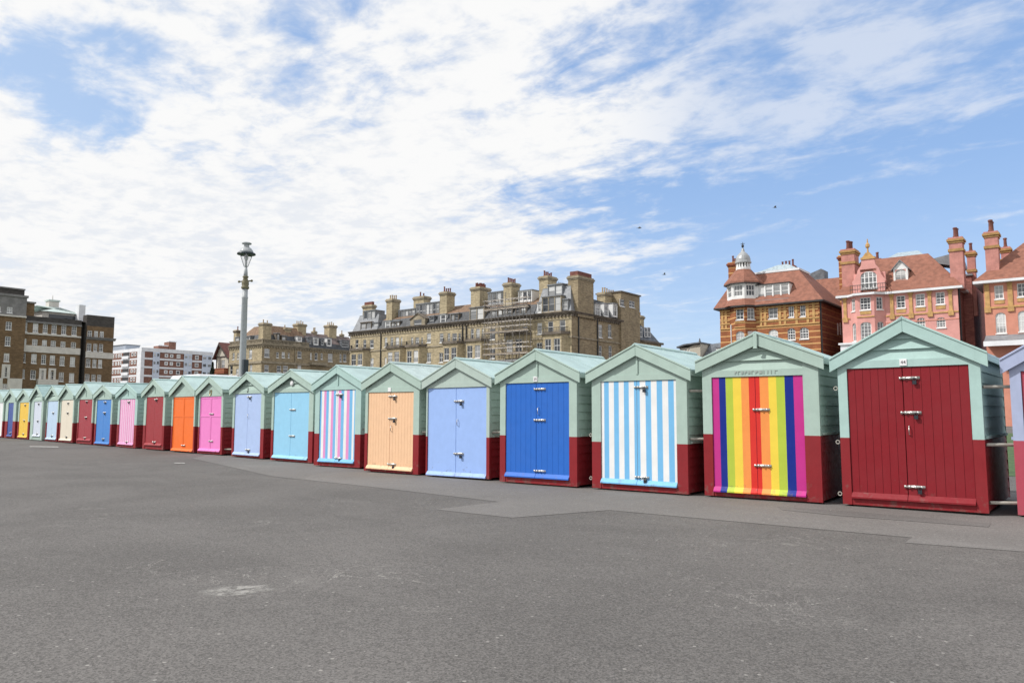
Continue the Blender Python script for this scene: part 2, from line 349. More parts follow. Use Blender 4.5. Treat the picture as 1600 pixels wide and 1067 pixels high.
# ------------------------------------------------------------------ mesh helpers
class MB:
    def __init__(s): s.v = []; s.f = []; s.m = []
    def face(s, pts, m=0):
        i = len(s.v); s.v += [tuple(p) for p in pts]; s.f.append(tuple(range(i, i + len(pts)))); s.m.append(m)
    def hexa(s, p, m=0):                       # p: 8 points, bottom 4 then top 4
        i = len(s.v); s.v += [tuple(q) for q in p]
        for f in ((3, 2, 1, 0), (4, 5, 6, 7), (0, 1, 5, 4), (1, 2, 6, 5), (2, 3, 7, 6), (3, 0, 4, 7)):
            s.f.append(tuple(i + k for k in f)); s.m.append(m)
    def box(s, x0, x1, y0, y1, z0, z1, m=0):
        s.hexa([(x0, y0, z0), (x1, y0, z0), (x1, y1, z0), (x0, y1, z0), (x0, y0, z1), (x1, y0, z1), (x1, y1, z1), (x0, y1, z1)], m)
    def pbox(s, P, a0, a1, z0, z1, d0, d1, m=0):   # box on a wall mapping
        s.hexa([P(a0, z0, d1), P(a1, z0, d1), P(a1, z0, d0), P(a0, z0, d0), P(a0, z1, d1), P(a1, z1, d1), P(a1, z1, d0), P(a0, z1, d0)], m)
    def prism(s, lo, hi, m=0, caps=True):      # two equal outlines
        n = len(lo); i = len(s.v); s.v += [tuple(q) for q in lo] + [tuple(q) for q in hi]
        for k in range(n):
            j = (k + 1) % n; s.f.append((i + k, i + j, i + n + j, i + n + k)); s.m.append(m)
        if caps:
            s.f.append(tuple(i + k for k in reversed(range(n)))); s.m.append(m)
            s.f.append(tuple(i + n + k for k in range(n))); s.m.append(m)
    def tube(s, a, b, r0, r1=None, n=8, m=0):
        a = Vector(a); b = Vector(b); r1 = r0 if r1 is None else r1
        d = (b - a).normalized(); u = d.orthogonal().normalized(); w = d.cross(u)
        ring = lambda c, r: [c + (u * math.cos(2 * math.pi * k / n) + w * math.sin(2 * math.pi * k / n)) * r for k in range(n)]
        s.prism(ring(a, r0), ring(b, r1), m)
    def lathe(s, c, prof, n=20, m=0, rot=0.0):
        cx, cy, cz = c
        rings = [[(cx + r * math.cos(2 * math.pi * k / n + rot), cy + r * math.sin(2 * math.pi * k / n + rot), cz + z) for k in range(n)] for r, z in prof]
        i = len(s.v)
        for rg in rings: s.v += rg
        for q in range(len(rings) - 1):
            for k in range(n):
                j = (k + 1) % n; s.f.append((i + q * n + k, i + q * n + j, i + (q + 1) * n + j, i + (q + 1) * n + k)); s.m.append(m)
        s.f.append(tuple(i + k for k in reversed(range(n)))); s.m.append(m)
        q = len(rings) - 1; s.f.append(tuple(i + q * n + k for k in range(n))); s.m.append(m)
    def mesh(s, name, mats, smooth=False):
        me = bpy.data.meshes.new(name); me.from_pydata(s.v, [], s.f)
        for k in mats: me.materials.append(M[k])
        for p, mi in zip(me.polygons, s.m): p.material_index = mi; p.use_smooth = smooth
        return me
    def build(s, name, mats, parent=None, bevel=0.0, smooth=False):
        if isinstance(mats, str): mats = [mats]
        o = bpy.data.objects.new(name, s.mesh(name, mats, smooth)); col.objects.link(o)
        if parent: o.parent = parent
        if bevel:
            b = o.modifiers.new('edges', 'BEVEL'); b.width = bevel; b.segments = 1; b.limit_method = 'ANGLE'; b.angle_limit = R(50)
        return o

def obj(name, me, parent, loc=(0, 0, 0)):
    o = bpy.data.objects.new(name, me); col.objects.link(o); o.parent = parent; o.location = loc; return o
def tag(o, label, cat, group=None):
    o['label'] = label; o['category'] = cat
    if group: o['group'] = group
    return o
def thing(name, label, cat, loc, rz=0.0, group=None):
    o = bpy.data.objects.new(name, None); col.objects.link(o); o.location = loc; o.rotation_euler = (0, 0, rz)
    o.empty_display_size = 0.3
    return tag(o, label, cat, group)
def struct(o): o['kind'] = 'structure'; return o
def text_mesh(s, size):
    cu = bpy.data.curves.new('digits', 'FONT'); cu.body = s; cu.size = size; cu.extrude = 0.0015; cu.align_x = 'CENTER'; cu.align_y = 'CENTER'
    o = bpy.data.objects.new('digits', cu); col.objects.link(o)
    dg = bpy.context.evaluated_depsgraph_get(); me = bpy.data.meshes.new_from_object(o.evaluated_get(dg))
    bpy.data.objects.remove(o); return me

# survey helper: turns a sight line of the photograph into a direction, so that walls can be measured off it
_s, _c = math.sin(YAW), math.cos(YAW)
_fw = Vector((-_s * math.cos(PIT), _c * math.cos(PIT), math.sin(PIT))); _rt = Vector((_c, _s, 0)); _up = _rt.cross(_fw)
_r2 = _rt * math.cos(ROL) + _up * math.sin(ROL); _u2 = _up * math.cos(ROL) - _rt * math.sin(ROL)
def sight(px, py): return _r2 * ((px - 800) / FPX) - _u2 * ((py - 533.5) / FPX) + _fw
def on_ground(px, py, z=0.0):
    d = sight(px, py); k = (z - ZE) / d.z; return Vector((d.x * k, d.y * k, z))

# ------------------------------------------------------------------ ground
g = MB(); g.face([(-900, -120, 0), (300, -120, 0), (300, 900, 0), (-900, 900, 0)])
struct(g.build('ground', 'asphalt'))
def sheet(name, pts, z, m):
    b = MB(); b.face([(p[0], p[1], z) for p in pts]); return struct(b.build(name, m))
lawn = [(-400, 19.5), (-60, 19.5), (12, 21), (60, 24), (60, 72), (-400, 46)]
sheet('lawn', lawn, 0.006, 'grass')
edge = [on_ground(*p) for p in ((300, 716), (425, 744), (575, 760), (780, 784), (681, 796), (800, 809), (952, 797), (1425, 840), (1414, 848), (1600, 862), (1750, 878))]
strip = [(p.x, p.y) for p in edge] + [(3, 16.5), (-30, 16.0)]
sheet('pavement', strip, 0.004, 'asphalt_new')
rep = [on_ground(*p) for p in ((1215, 792), (1222, 797), (1310, 806), (1545, 824), (1548, 818), (1325, 799))]
sheet('pavement_repair', [(p.x, p.y) for p in rep], 0.008, 'asphalt_dark')
rd = MB(); rd.face([(-500, 45, .012), (120, 97, .012), (120, 108, .012), (-500, 56, .012)]); struct(rd.build('road', 'asphalt_dark'))
for pts in (((296, 930), (330, 918), (432, 913), (436, 924), (340, 934)),):
    b = MB(); P4 = [on_ground(*p) for p in pts]; b.face([(p.x, p.y, 0.004) for p in P4]); struct(b.build('ground_marking', 'mark'))
for pts in (((46, 697.2), (90, 697.8), (92, 699.2), (47, 698.4)), ((273, 723.2), (288, 723.4), (290, 724.6), (272, 724.4))):
    b = MB(); P4 = [on_ground(*p) for p in pts]; b.face([(p.x, p.y, 0.012) for p in P4]); struct(b.build('ground_marking', 'old_white'))

# ------------------------------------------------------------------ beach huts
BOLT = None
def bolt_mesh():
    global BOLT
    if BOLT is None:
        b = MB(); b.box(-0.03, 0.20, -0.006, 0.0, -0.022, 0.022); b.tube((-0.06, -0.016, 0), (0.19, -0.016, 0), 0.011)
        for x in (0.0, 0.08, 0.16): b.box(x - 0.012, x + 0.012, -0.030, -0.006, -0.020, 0.020)
        b.box(-0.075, -0.045, -0.022, 0.0, -0.020, 0.020)
        k = MB(); k.box(-0.026, 0.026, -0.036, -0.008, -0.085, -0.030)
        k.tube((-0.016, -0.022, -0.032), (-0.016, -0.022, 0.006), 0.005, n=6); k.tube((0.016, -0.022, -0.032), (0.016, -0.022, 0.006), 0.005, n=6)
        k.tube((-0.016, -0.022, 0.006), (0.016, -0.022, 0.006), 0.005, n=6)
        h = MB(); h.tube((0, -0.006, -0.07), (0, -0.035, -0.05), 0.007, n=6); h.tube((0, -0.035, -0.05), (0, -0.035, 0.05), 0.007, n=6); h.tube((0, -0.035, 0.05), (0, -0.006, 0.07), 0.007, n=6)
        p = MB()
        n = 10; L = 0.40; r0, r1 = 0.024, 0.017
        ring = lambda x, r: [(x, r * math.cos(2 * math.pi * i / n), r * math.sin(2 * math.pi * i / n)) for i in range(n)]
        p.prism(ring(0, r0), ring(L, r0), 0, caps=False); p.prism(ring(0.0, r1), ring(L, r1), 0, caps=False)
        for x in (0, L):
            for i in range(n):
                j = (i + 1) % n; A, B = ring(x, r0), ring(x, r1); p.face([A[i], A[j], B[j], B[i]])
        BOLT = (b.mesh('bolt', ['galv'], True), k.mesh('padlock', ['lock']), h.mesh('handle', ['galv'], True), p.mesh('tie_bar', ['pipe'], True))
    return BOLT

def hut(u, v, ang, w, h, label, door, mint='mint', low='oxblood', roofm='roof_mint', gable='plain', style='plain', stripes=None,
        door_x=(0.07, 0.92), door_z=(0.13, 2.0), red=0.95, bolts=(1.86, 1.4, 0.32), handle=1.16, lock=True, plate=None, bars=(1.72, 0.98, 0.2), staples=(),
        seam=0.49, boards=9, eave=1.96, depth=2.4, finial=False, over=0.062, group='beach huts standing in the row'):
    D = depth
    t = thing('beach_hut', label, 'beach hut', (u, v, 0), R(ang), group)
    t.rotation_euler = (R(random.uniform(-.25, .25)), R(random.uniform(-.3, .3)), R(ang))
    dl, dr = door_x[0] * w, door_x[1] * w; dz0, dz1 = door_z
    xc = w / 2; ext = 0.09                       # barge overhang beyond the wall
    dp = 0.215                                  # depth of the barge boards; eave = their lower tip
    slope = (h - (eave + dp)) / (xc + ext + 0.012)
    zr = lambda x: h - 0.045 - slope * abs(x - xc)     # roof underside
    # ---- wall
    b = MB()
    for x0, x1 in ((0, dl), (dr, w)):            # front posts, two-tone
        b.box(x0, x1, 0, 0.07, 0.03, red, 1); b.hexa([(x0, 0, red), (x1, 0, red), (x1, .07, red), (x0, .07, red), (x0, 0, zr(x0) - .01), (x1, 0, zr(x1) - .01), (x1, .07, zr(x1) - .01), (x0, .07, zr(x0) - .01)], 0)
    # board under the doors and header over them
    b.box(dl, dr, 0.012, 0.07, 0.03, dz0, 1)
    hz = dz1 + 0.11
    b.box(dl, dr, 0.0, 0.07, dz1, min(hz, zr(dl) - 0.01), 0)
    gz = min(hz, zr(dl) - 0.01)
    half = lambda z: max(0.0, (h - 0.05 - z) / slope)
    if gable == 'boards':
        z = gz
        while z < h - 0.10:
            z2 = min(z + 0.155, h - 0.075); a0, a1 = min(half(z), xc - dl if z == gz else 9), half(z2)
            b.hexa([(xc - a0, 0.006, z), (xc + a0, 0.006, z), (xc + a0, 0.06, z), (xc - a0, 0.06, z), (xc - a1, 0.052, z2), (xc + a1, 0.052, z2), (xc + a1, 0.06, z2), (xc - a1, 0.06, z2)], 0)
            pass
            z = z2
    else:
        a0 = min(half(gz), xc - dl)
        b.prism([(xc - a0, 0.008, gz), (xc + a0, 0.008, gz), (xc, 0.008, h - 0.07)], [(xc - a0, 0.06, gz), (xc + a0, 0.06, gz), (xc, 0.06, h - 0.07)], 0)
        if gable == 'batten':
            b.box(xc - 0.018, xc + 0.018, -0.012, 0.008, gz + 0.001, h - 0.12, 0)
    # clad sides (lapped boards), back
    zs = []; z = 0.05
    while z < red - 0.06: zs.append(z); z += 0.15
    zs.append(red); z = red + 0.16
    while z < zr(0) - 0.05: zs.append(z); z += 0.16
    zs.append(zr(0) - 0.012)
    for sx, o in ((0.0, -1), (w, 1)):
        for a, c in zip(zs, zs[1:]):
            mi = 1 if c <= red + 1e-6 else 0
            xo, xi = sx, sx - o * 0.016
            b.face([(xo, 0.07, a), (xo, D, a), (xi, D, c - 0.002), (xi, 0.07, c - 0.002)], mi)
            b.face([(xi, 0.07, c - 0.002), (xi, D, c - 0.002), (xo, D, c), (xo, 0.07, c)], mi)
    b.face([(0, D, 0.03), (w, D, 0.03), (w, D, red), (0, D, red)], 1)
    b.face([(0, D, red), (w, D, red), (w, D, zr(w)), (xc, D, zr(xc)), (0, D, zr(0))], 0)
    # a ledge along each side where the two colours meet
    for sx, o in ((0.0, -1), (w, 1)):
        x0, x1 = sorted((sx + o * 0.002, sx + o * 0.03)); b.box(x0, x1, 0.12, D - 0.1, red + 0.01, red + 0.05, 0)
    b.build('wall', [mint, low], t)
    # floor bearers under the hut
    for y0 in (0.1, D - 0.2):
        q = MB(); q.box(0.12, w - 0.12, y0, y0 + 0.1, 0.0, 0.06); q.build('bearer', 'timber', t)
    # ---- roof
    r = MB(); of = over
    for sg in (-1, 1):
        xe = xc + sg * (xc + ext)
        lo0, lo1 = h - 0.045, zr(xe)
        r.hexa([(xc, -of + 0.025, lo0), (xe, -of + 0.025, lo1), (xe, D + 0.1, lo1), (xc, D + 0.1, lo0),
                (xc, -of + 0.025, lo0 + 0.03), (xe, -of + 0.025, lo1 + 0.03), (xe, D + 0.1, lo1 + 0.03), (xc, D + 0.1, lo0 + 0.03)], 0)
        # underside boards
        r.hexa([(xc, -of + 0.03, lo0 - 0.014), (xe - sg * .01, -of + 0.03, lo1 - 0.010), (xe - sg * .01, 0.0, lo1 - 0.010), (xc, 0.0, lo0 - 0.014),
                (xc, -of + 0.03, lo0 - 0.002), (xe - sg * .01, -of + 0.03, lo1 - 0.001), (xe - sg * .01, 0.0, lo1 - 0.001), (xc, 0.0, lo0 - 0.002)], 1)
        # felt joins
        for k in (0.36, 0.69):
            y = -of + k * (D + 0.2)
            r.hexa([(xc + sg * .05, y, lo0 + .031 - slope * .05), (xe, y, lo1 + .031), (xe, y + .07, lo1 + .031), (xc + sg * .05, y + .07, lo0 + .031 - slope * .05),
                    (xc + sg * .05, y, lo0 + .036 - slope * .05), (xe, y, lo1 + .036), (xe, y + .07, lo1 + .036), (xc + sg * .05, y + .07, lo0 + .036 - slope * .05)], 0)
    ro = r.build('roof', [roofm, 'soffit'], t)
    for sg in (-1, 1):                            # barge boards
        k = MB(); xe = xc + sg * (xc + ext + 0.012); zt0, zt1 = h + 0.0, h - slope * (xc + ext + .012)
        k.hexa([(xc + sg * .001, -of, zt0 - dp), (xe, -of, zt1 - dp), (xe, -of + .024, zt1 - dp), (xc + sg * .001, -of + .024, zt0 - dp),
                (xc + sg * .001, -of, zt0), (xe, -of, zt1), (xe, -of + .024, zt1), (xc + sg * .001, -of + .024, zt0)], 0)
        # capping strip on top of the board
        k.hexa([(xc + sg * .002, -of - .014, zt0 - .028), (xe, -of - .014, zt1 - .028), (xe, -of - .001, zt1 - .028), (xc + sg * .002, -of - .001, zt0 - .028),
                (xc + sg * .002, -of - .014, zt0 + .004), (xe, -of - .014, zt1 + .004), (xe, -of - .001, zt1 + .004), (xc + sg * .002, -of - .001, zt0 + .004)], 0)
        k.build('barge_board', mint, ro, bevel=0.004)
        k2 = MB(); xe2 = xc + sg * (xc + ext)         # eaves fascia
        x0, x1 = sorted((xe2, xe2 - sg * 0.022)); k2.box(x0, x1, -of + 0.03, D + 0.08, zr(xe2) - 0.075, zr(xe2) - 0.003)
        k2.build('fascia', mint, ro)
    k = MB(); k.hexa([(xc - .055, -of - .016, h - .012 - .055 * slope), (xc, -of - .016, h - .004), (xc, D + .1, h - .004), (xc - .055, D + .1, h - .012 - .055 * slope),
                      (xc - .055, -of - .016, h + .012 - .055 * slope), (xc, -of - .016, h + .02), (xc, D + .1, h + .02), (xc - .055, D + .1, h + .012 - .055 * slope)])
    k.hexa([(xc, -of - .016, h - .004), (xc + .055, -of - .016, h - .012 - .055 * slope), (xc + .055, D + .1, h - .012 - .055 * slope), (xc, D + .1, h - .004),
            (xc, -of - .016, h + .02), (xc + .055, -of - .016, h + .012 - .055 * slope), (xc + .055, D + .1, h + .012 - .055 * slope), (xc, D + .1, h + .02)])
    k.build('ridge_cap', roofm, ro)
    if finial:
        k = MB(); k.box(xc - .03, xc + .03, -of - .03, -of - .015, h - dp - .02, h - .02); k.hexa([(xc - .035, -of - .04, h - dp - .05), (xc + .035, -of - .04, h - dp - .05), (xc + .035, -of - .005, h - dp - .05), (xc - .035, -of - .005, h - dp - .05), (xc - .022, -of - .035, h - dp - .021), (xc + .022, -of - .035, h - dp - .021), (xc + .022, -of - .012, h - dp - .021), (xc - .022, -of - .012, h - dp - .021)]); k.build('finial', mint, ro)
    # ---- doors
    bm_, lk_, hd_, tb_ = bolt_mesh()
    xs = dl + (dr - dl) * seam
    for side, (a, c) in enumerate(((dl + .004, xs - .004), (xs + .004, dr - .004))):
        d = MB(); z0, z1 = dz0 + 0.005, dz1 - 0.008
        mats = [door]
        if style == 'grooved':
            d.box(a, c, 0.034, 0.06, z0, z1, 0); n = boards; bw = (c - a) / n
            for i in range(n): d.box(a + i * bw + 0.0022, a + (i + 1) * bw - 0.0022, 0.020, 0.0338, z0, z1, 0)
        elif style == 'ledged':                     # panelled leaf with a middle rail
            d.box(a, c, 0.030, 0.06, z0, z1, 0); mz = z0 + (z1 - z0) * 0.62
            for zz0, zz1 in ((z0, z0 + .06), (mz, mz + .05), (z1 - .06, z1)): d.box(a, c, 0.020, 0.0298, zz0, zz1, 0)
            for x0, x1 in ((a, a + .05), (c - .05, c)):
                d.box(x0, x1, 0.020, 0.0298, z0 + .0601, mz - .0001, 0); d.box(x0, x1, 0.020, 0.0298, mz + .0501, z1 - .0601, 0)
        elif style == 'striped':
            seq = stripes[side]; mats = []
            d.box(a, c, 0.0215, 0.06, z0, z1, 0)
            tot = sum(q[1] for q in seq); x = a
            for nm, wd in seq:
                if nm not in mats: mats.append(nm)
                x2 = x + (c - a) * wd / tot; d.face([(x, 0.020, z0), (x2, 0.020, z0), (x2, 0.020, z1), (x, 0.020, z1)], mats.index(nm)); x = x2
        else:
            d.box(a, c, 0.022, 0.06, z0, z1, 0)
        do = d.build('door', mats, t, bevel=0.003 if style == 'plain' else 0)
        # weatherboard along the foot
        wb = MB(); zb = dz0
        if style == 'striped' and stripes[side][0][0] != 'white' and door != 'sky_stripe' and door != 'candy':
            x = a; tot = sum(q[1] for q in stripes[side]); seq = stripes[side]; wm = mats
        else: x = a; tot = 1; seq = [(door, 1)]; wm = [door]
        for nm, wd in seq:
            x2 = x + (c - a) * wd / tot
            wb.hexa([(x, -0.036, zb - .03), (x2, -0.036, zb - .03), (x2, 0.018, zb - .03), (x, 0.018, zb - .03),
                     (x, -0.036, zb - .008), (x2, -0.036, zb - .008), (x2, 0.018, zb + .06), (x, 0.018, zb + .06)], wm.index(nm)); x = x2
        wb.build('weatherboard', wm, do)
        if side == 1:
            for z in bolts:
                obj('bolt', bm_, do, (xs + 0.03, 0.018, z))
                if lock: obj('padlock', lk_, do, (xs + 0.165, 0.010, z - 0.01))
            if handle: obj('handle', hd_, do, (xs + 0.06, 0.020, handle))
    # ---- number plate
    if plate is not None:
        s, px, pz, kind = plate
        p = MB()
        if kind == 'plate':
            p.box(px - .05, px + .05, -0.012, -0.001 if gable != 'x' else 0, pz - .05, pz + .05); po = p.build('number_plate', 'plate', t, bevel=0.003)
            if s:
                me = text_mesh(s, 0.07); me.materials.append(M['ink']); e = obj('digits', me, po, (px, -0.0135, pz)); e.rotation_euler = (R(90), 0, 0)
        elif kind == 'disc':
            p.lathe((0, 0, 0), [(0.075, 0), (0.075, 0.02), (0.05, 0.035)], 14); po = p.build('wall_ornament', 'plate', t); po.location = (px, 0.008, pz); po.rotation_euler = (R(90), 0, 0)
        elif kind == 'horseshoe':
            for i in range(10):
                a0, a1 = R(180 + i * 18), R(198 + i * 18); A = (px + .06 * math.cos(a0), -.008, pz - .03 + .06 * math.sin(a0)); B = (px + .06 * math.cos(a1), -.008, pz - .03 + .06 * math.sin(a1)); p.tube(A, B, .014, n=6)
            for sx in (-.06, .06): p.tube((px + sx, -.008, pz - .03), (px + sx * .85, -.008, pz + .09), .014, n=6)
            p.build('horseshoe', 'brass', t)
        elif kind == 'letters':
            rr = random.Random(3); x = px - .36
            while x < px + .36:                      # worn carved letters, long past reading
                wl = rr.uniform(.025, .05)
                p.box(x, x + .010, -.008, 0.0, pz - .028, pz + .028)
                if rr.random() < .7: p.box(x + .010, x + wl, -.008, 0.0, pz + .018 - rr.choice((0, .02, .04)), pz + .028 - rr.choice((0, .02)) * 0)
                x += wl + .022
            p.build('carved_letters', 'faded_letters', t)
        elif kind == 'key':
            p.box(px - .01, px + .01, -.012, -.001, pz - .07, pz + .07); p.box(px - .06, px + .02, -.012, -.001, pz - .075, pz - .055); p.build('gable_bracket', 'iron', t)
    for z in bars or ():                          # steel tubes that tie a hut to its neighbour
        obj('tie_bar', tb_, t, (w + 0.006, 0.10, z)).rotation_euler = (0, 0, R(28))
    for z in staples:
        k = MB(); n = 10
        for i in range(n): a0, a1 = i * 2 * math.pi / n, (i + 1) * 2 * math.pi / n; k.tube((-.045 + .028 * math.cos(a0), .03, z + .028 * math.sin(a0)), (-.045 + .028 * math.cos(a1), .03, z + .028 * math.sin(a1)), .008, n=5)
        k.build('eye_bolt', 'pipe', t)
    return t

M['faded_letters'] = mat('faded_letters', lin((184, 196, 188), 0.70), 0.7)
rb_l = [('magenta', 45), ('deep_blue', 42), ('lime', 46), ('sunny', 52), ('tangerine', 47), ('scarlet', 38)]
rb_r = [('scarlet', 26), ('tangerine', 53), ('sunny', 47), ('lime', 49), ('deep_blue', 51), ('magenta', 55)]
wb_l = [('white', 20)] + [('sky_stripe', 33), ('white', 35)] * 3 + [('sky_stripe', 17)]
wb_r = [('sky_stripe', 18)] + [('white', 36), ('sky_stripe', 34)] * 3 + [('white', 15)]
pb = [('white', 20), ('orchid', 20), ('sky_stripe', 22)]
pb_l = [('sky_stripe', 14)] + pb + pb + [('white', 10)]
pb_r = [('white', 8), ('orchid', 20), ('sky_stripe', 22)] + pb + [('white', 14), ('sky_stripe', 10)]
pk = [('candy', 18), ('candy_light', 8)]
HUTS = [
    (-2.16, 12.56, 6, 1.90, 2.80, dict(label='lilac hut over a rose base cut off by the right edge of the photo', door='rose', mint='lilac', low='rose', roofm='roof_lilac', red=1.04)),
    (-4.38, 12.22, 4.5, 1.92, 2.83, dict(depth=2.65, staples=(1.80, .97, .18), bars=(1.78, .97, .17), label='nearest full hut, dark red grooved doors with three silver bolts', door='maroon', mint='mint_blue', gable='boards', style='grooved', boards=7, door_x=(0.07, 0.925), door_z=(0.16, 2.10), red=1.04, bolts=(1.93, 1.42, 0.34), plate=('44', 0.94, 2.165, 'plate'), eave=2.05, seam=0.475)),
    (-6.55, 11.89, 7.5, 1.91, 2.74, dict(label='hut with rainbow striped doors', door='scarlet', gable='boards', style='striped', stripes=(rb_l, rb_r), door_x=(0.085, 0.875), door_z=(0.13, 2.02), red=1.06, bolts=(1.47, 0.56), handle=None, lock=False, plate=('', 0.93, 2.085, 'letters'), eave=2.09, bars=(), finial=True)),
    (-8.73, 11.63, 5, 1.93, 2.66, dict(label='hut with white and sky blue striped doors', door='sky_stripe', gable='batten', style='striped', stripes=(wb_l, wb_r), door_x=(0.10, 0.895), door_z=(0.16, 2.00), red=0.88, bolts=(1.88, 0.27), handle=None, eave=1.96, bars=(1.80, 0.97), staples=(1.0, .2))),
    (-10.88, 11.38, 5, 1.87, 2.67, dict(label='hut with royal blue grooved doors beside the white and sky blue striped one', door='royal', gable='batten', style='grooved', boards=6, door_x=(0.075, 0.905), door_z=(0.17, 2.01), red=0.96, bolts=(1.88, 1.27, 0.28), handle=1.45, lock=False, plate=('20', 0.90, 2.08, 'plate'), eave=1.98, bars=())),
    (-13.15, 11.36, 5, 1.84, 2.60, dict(label='hut with plain periwinkle doors filling its front between peach and royal blue huts', door='periwinkle', mint='mint_grey', door_x=(0.02, 0.955), door_z=(0.07, 1.96), red=0.89, bolts=(1.66, 0.53), handle=1.2, seam=0.49, eave=1.93, bars=(1.0,))),
    (-15.24, 11.22, 5, 1.82, 2.60, dict(label='hut with grooved peach doors and a streaked grey roof', door='peach', roofm='roof_worn', style='grooved', boards=8, door_x=(0.05, 0.90), door_z=(0.12, 1.90), red=0.92, bolts=(1.80, 1.28, 0.22), handle=1.05, plate=('', 0.84, 1.955, 'plate'), eave=1.93, bars=(0.98,))),
    (-17.81, 11.48, 5, 1.83, 2.64, dict(label='hut with pink, blue and white candy stripe doors', door='sky_stripe', mint='mint_blue', gable='batten', style='striped', stripes=(pb_l, pb_r), door_x=(0.10, 0.88), door_z=(0.16, 2.0), red=0.86, bolts=(1.88, 0.24), handle=None, eave=1.96, bars=(1.0,))),
    (-20.68, 11.85, 3, 2.04, 2.65, dict(label='hut with plain cyan doors and a white ornament on its gable', door='cyan', gable='boards', door_x=(0.05, 0.90), door_z=(0.13, 2.0), red=0.90, bolts=(1.5, 0.75), lock=False, handle=None, plate=('', 0.98, 2.26, 'disc'), bars=(1.0,))),
    (-23.34, 12.0, 0, 1.97, 2.66, dict(label='hut with powder blue doors beside the cyan one', door='powder', gable='boards', door_x=(0.06, 0.90), door_z=(0.12, 2.0), red=0.92, bolts=(1.9, 0.26), handle=1.3, plate=('', 0.95, 2.12, 'key'), bars=())),
    (-25.98, 12.12, 0, 1.76, 2.63, dict(label='hut with pink doors and a horseshoe over them', door='pink', style='ledged', door_x=(0.05, 0.93), door_z=(0.14, 1.95), red=0.92, bolts=(1.36, 0.45), lock=False, handle=None, plate=('', 0.86, 2.08, 'horseshoe'), bars=(0.2,))),
    (-28.13, 12.12, 0, 1.88, 2.71, dict(label='hut with bright orange doors', door='orange', style='ledged', door_x=(0.05, 0.95), door_z=(0.08, 1.97), red=0.92, bolts=(0.25,), lock=False, handle=None, bars=())),
    (-30.64, 12.12, 0, 1.90, 2.67, dict(label='hut with grooved dark red doors left of the bright orange one', door='brick_red', gable='batten', style='grooved', boards=8, door_x=(0.11, 0.91), door_z=(0.2, 2.0), red=0.92, bolts=(1.9, 0.3), handle=None, bars=())),
    (-33.27, 12.12, 0, 1.98, 2.59, dict(label='hut with pink and white striped doors and a greyed roof', door='candy', mint='mint_blue', roofm='roof_grey', gable='batten', style='striped', stripes=(pk * 4, pk * 4), door_x=(0.10, 0.88), door_z=(0.16, 1.95), red=0.92, bolts=(1.85, 0.25), handle=None, bars=())),
    (-35.80, 12.12, 0, 1.93, 2.57, dict(label='hut with medium blue doors between the pink striped and the red one far left', door='blue', gable='batten', door_x=(0.08, 0.92), door_z=(0.12, 1.95), red=0.92, bolts=(1.85, 1.4, 0.3), handle=None, bars=())),
    (-37.93, 12.12, 0, 1.88, 2.74, dict(label='hut with faded red doors, the farthest red one', door='crimson', gable='batten', style='grooved', boards=5, door_x=(0.06, 0.93), door_z=(0.2, 1.98), red=0.95, bolts=(1.9, 1.2, 0.3), handle=None, bars=())),
    (-40.35, 12.12, 0, 1.90, 2.71, dict(label='hut with cream doors', door='cream', door_x=(0.06, 0.93), door_z=(0.14, 1.98), red=0.92, bolts=(1.85, 1.4, 0.3), handle=None, bars=())),
    (-42.33, 12.12, 0, 1.74, 2.68, dict(label='hut with ice blue doors beside the cream one', door='ice', gable='boards', door_x=(0.06, 0.93), door_z=(0.14, 1.95), red=0.92, bolts=(1.4, 0.3), handle=None, bars=())),
    (-44.78, 12.12, 0, 1.92, 2.78, dict(label='hut with pearl white doors over a mint green base, no red on it', door='pearl', low='mint', roofm='roof_grey', gable='boards', door_x=(0.22, 0.86), door_z=(0.24, 1.95), red=0.92, bolts=(1.85, 1.0, 0.35), handle=None, bars=())),
    (-46.98, 12.12, 0, 1.94, 2.62, dict(label='hut with yellow doors', door='yellow', style='grooved', boards=6, door_x=(0.1, 0.9), door_z=(0.14, 1.92), red=0.92, bolts=(1.8, 1.0, 0.3), handle=None, bars=())),
    (-49.37, 12.12, 0, 1.96, 2.66, dict(label='hut with one narrow navy door', door='navy', door_x=(0.25, 0.75), door_z=(0.14, 1.92), red=0.92, bolts=(0.3,), handle=None, bars=())),
    (-51.62, 12.12, 0, 1.90, 2.66, dict(label='hut with white doors cut off by the left edge of the photo', door='white', door_x=(0.07, 0.9), door_z=(0.12, 1.95), red=0.92, bolts=(0.3,), handle=None, bars=())),
]
for (u, v, a, w, h, kw) in HUTS:
    hut(u, v, a, w, h, over=0.062 if u > -20 else 0.09, **kw)

# ------------------------------------------------------------------ town: buildings share a street grid turned a few degrees from the huts
TRZ = R(4.823)
class Bld:
    """A building: local X runs along its street front, local Y runs back from it; origin at the right end of the front."""
    def __init__(s, name, label, p0, q0, cat='building', group=None):
        s.p0, s.q0 = p0, q0
        c, sn = math.cos(TRZ), math.sin(TRZ)
        s.e = thing(name, label, cat, (p0 * c - q0 * sn, p0 * sn + q0 * c, 0), TRZ, group)
    def d(s, px, py):
        d = sight(px, py); c, sn = math.cos(-TRZ), math.sin(-TRZ)
        return Vector((d.x * c - d.y * sn, d.x * sn + d.y * c, d.z))
    def F(s, px, py, y=0.0):
        d = s.d(px, py); k = (s.q0 + y) / d.y; return d.x * k - s.p0, ZE + d.z * k
    def S(s, px, py, x=0.0):
        d = s.d(px, py); k = (s.p0 + x) / d.x; return d.y * k - s.q0, ZE + d.z * k

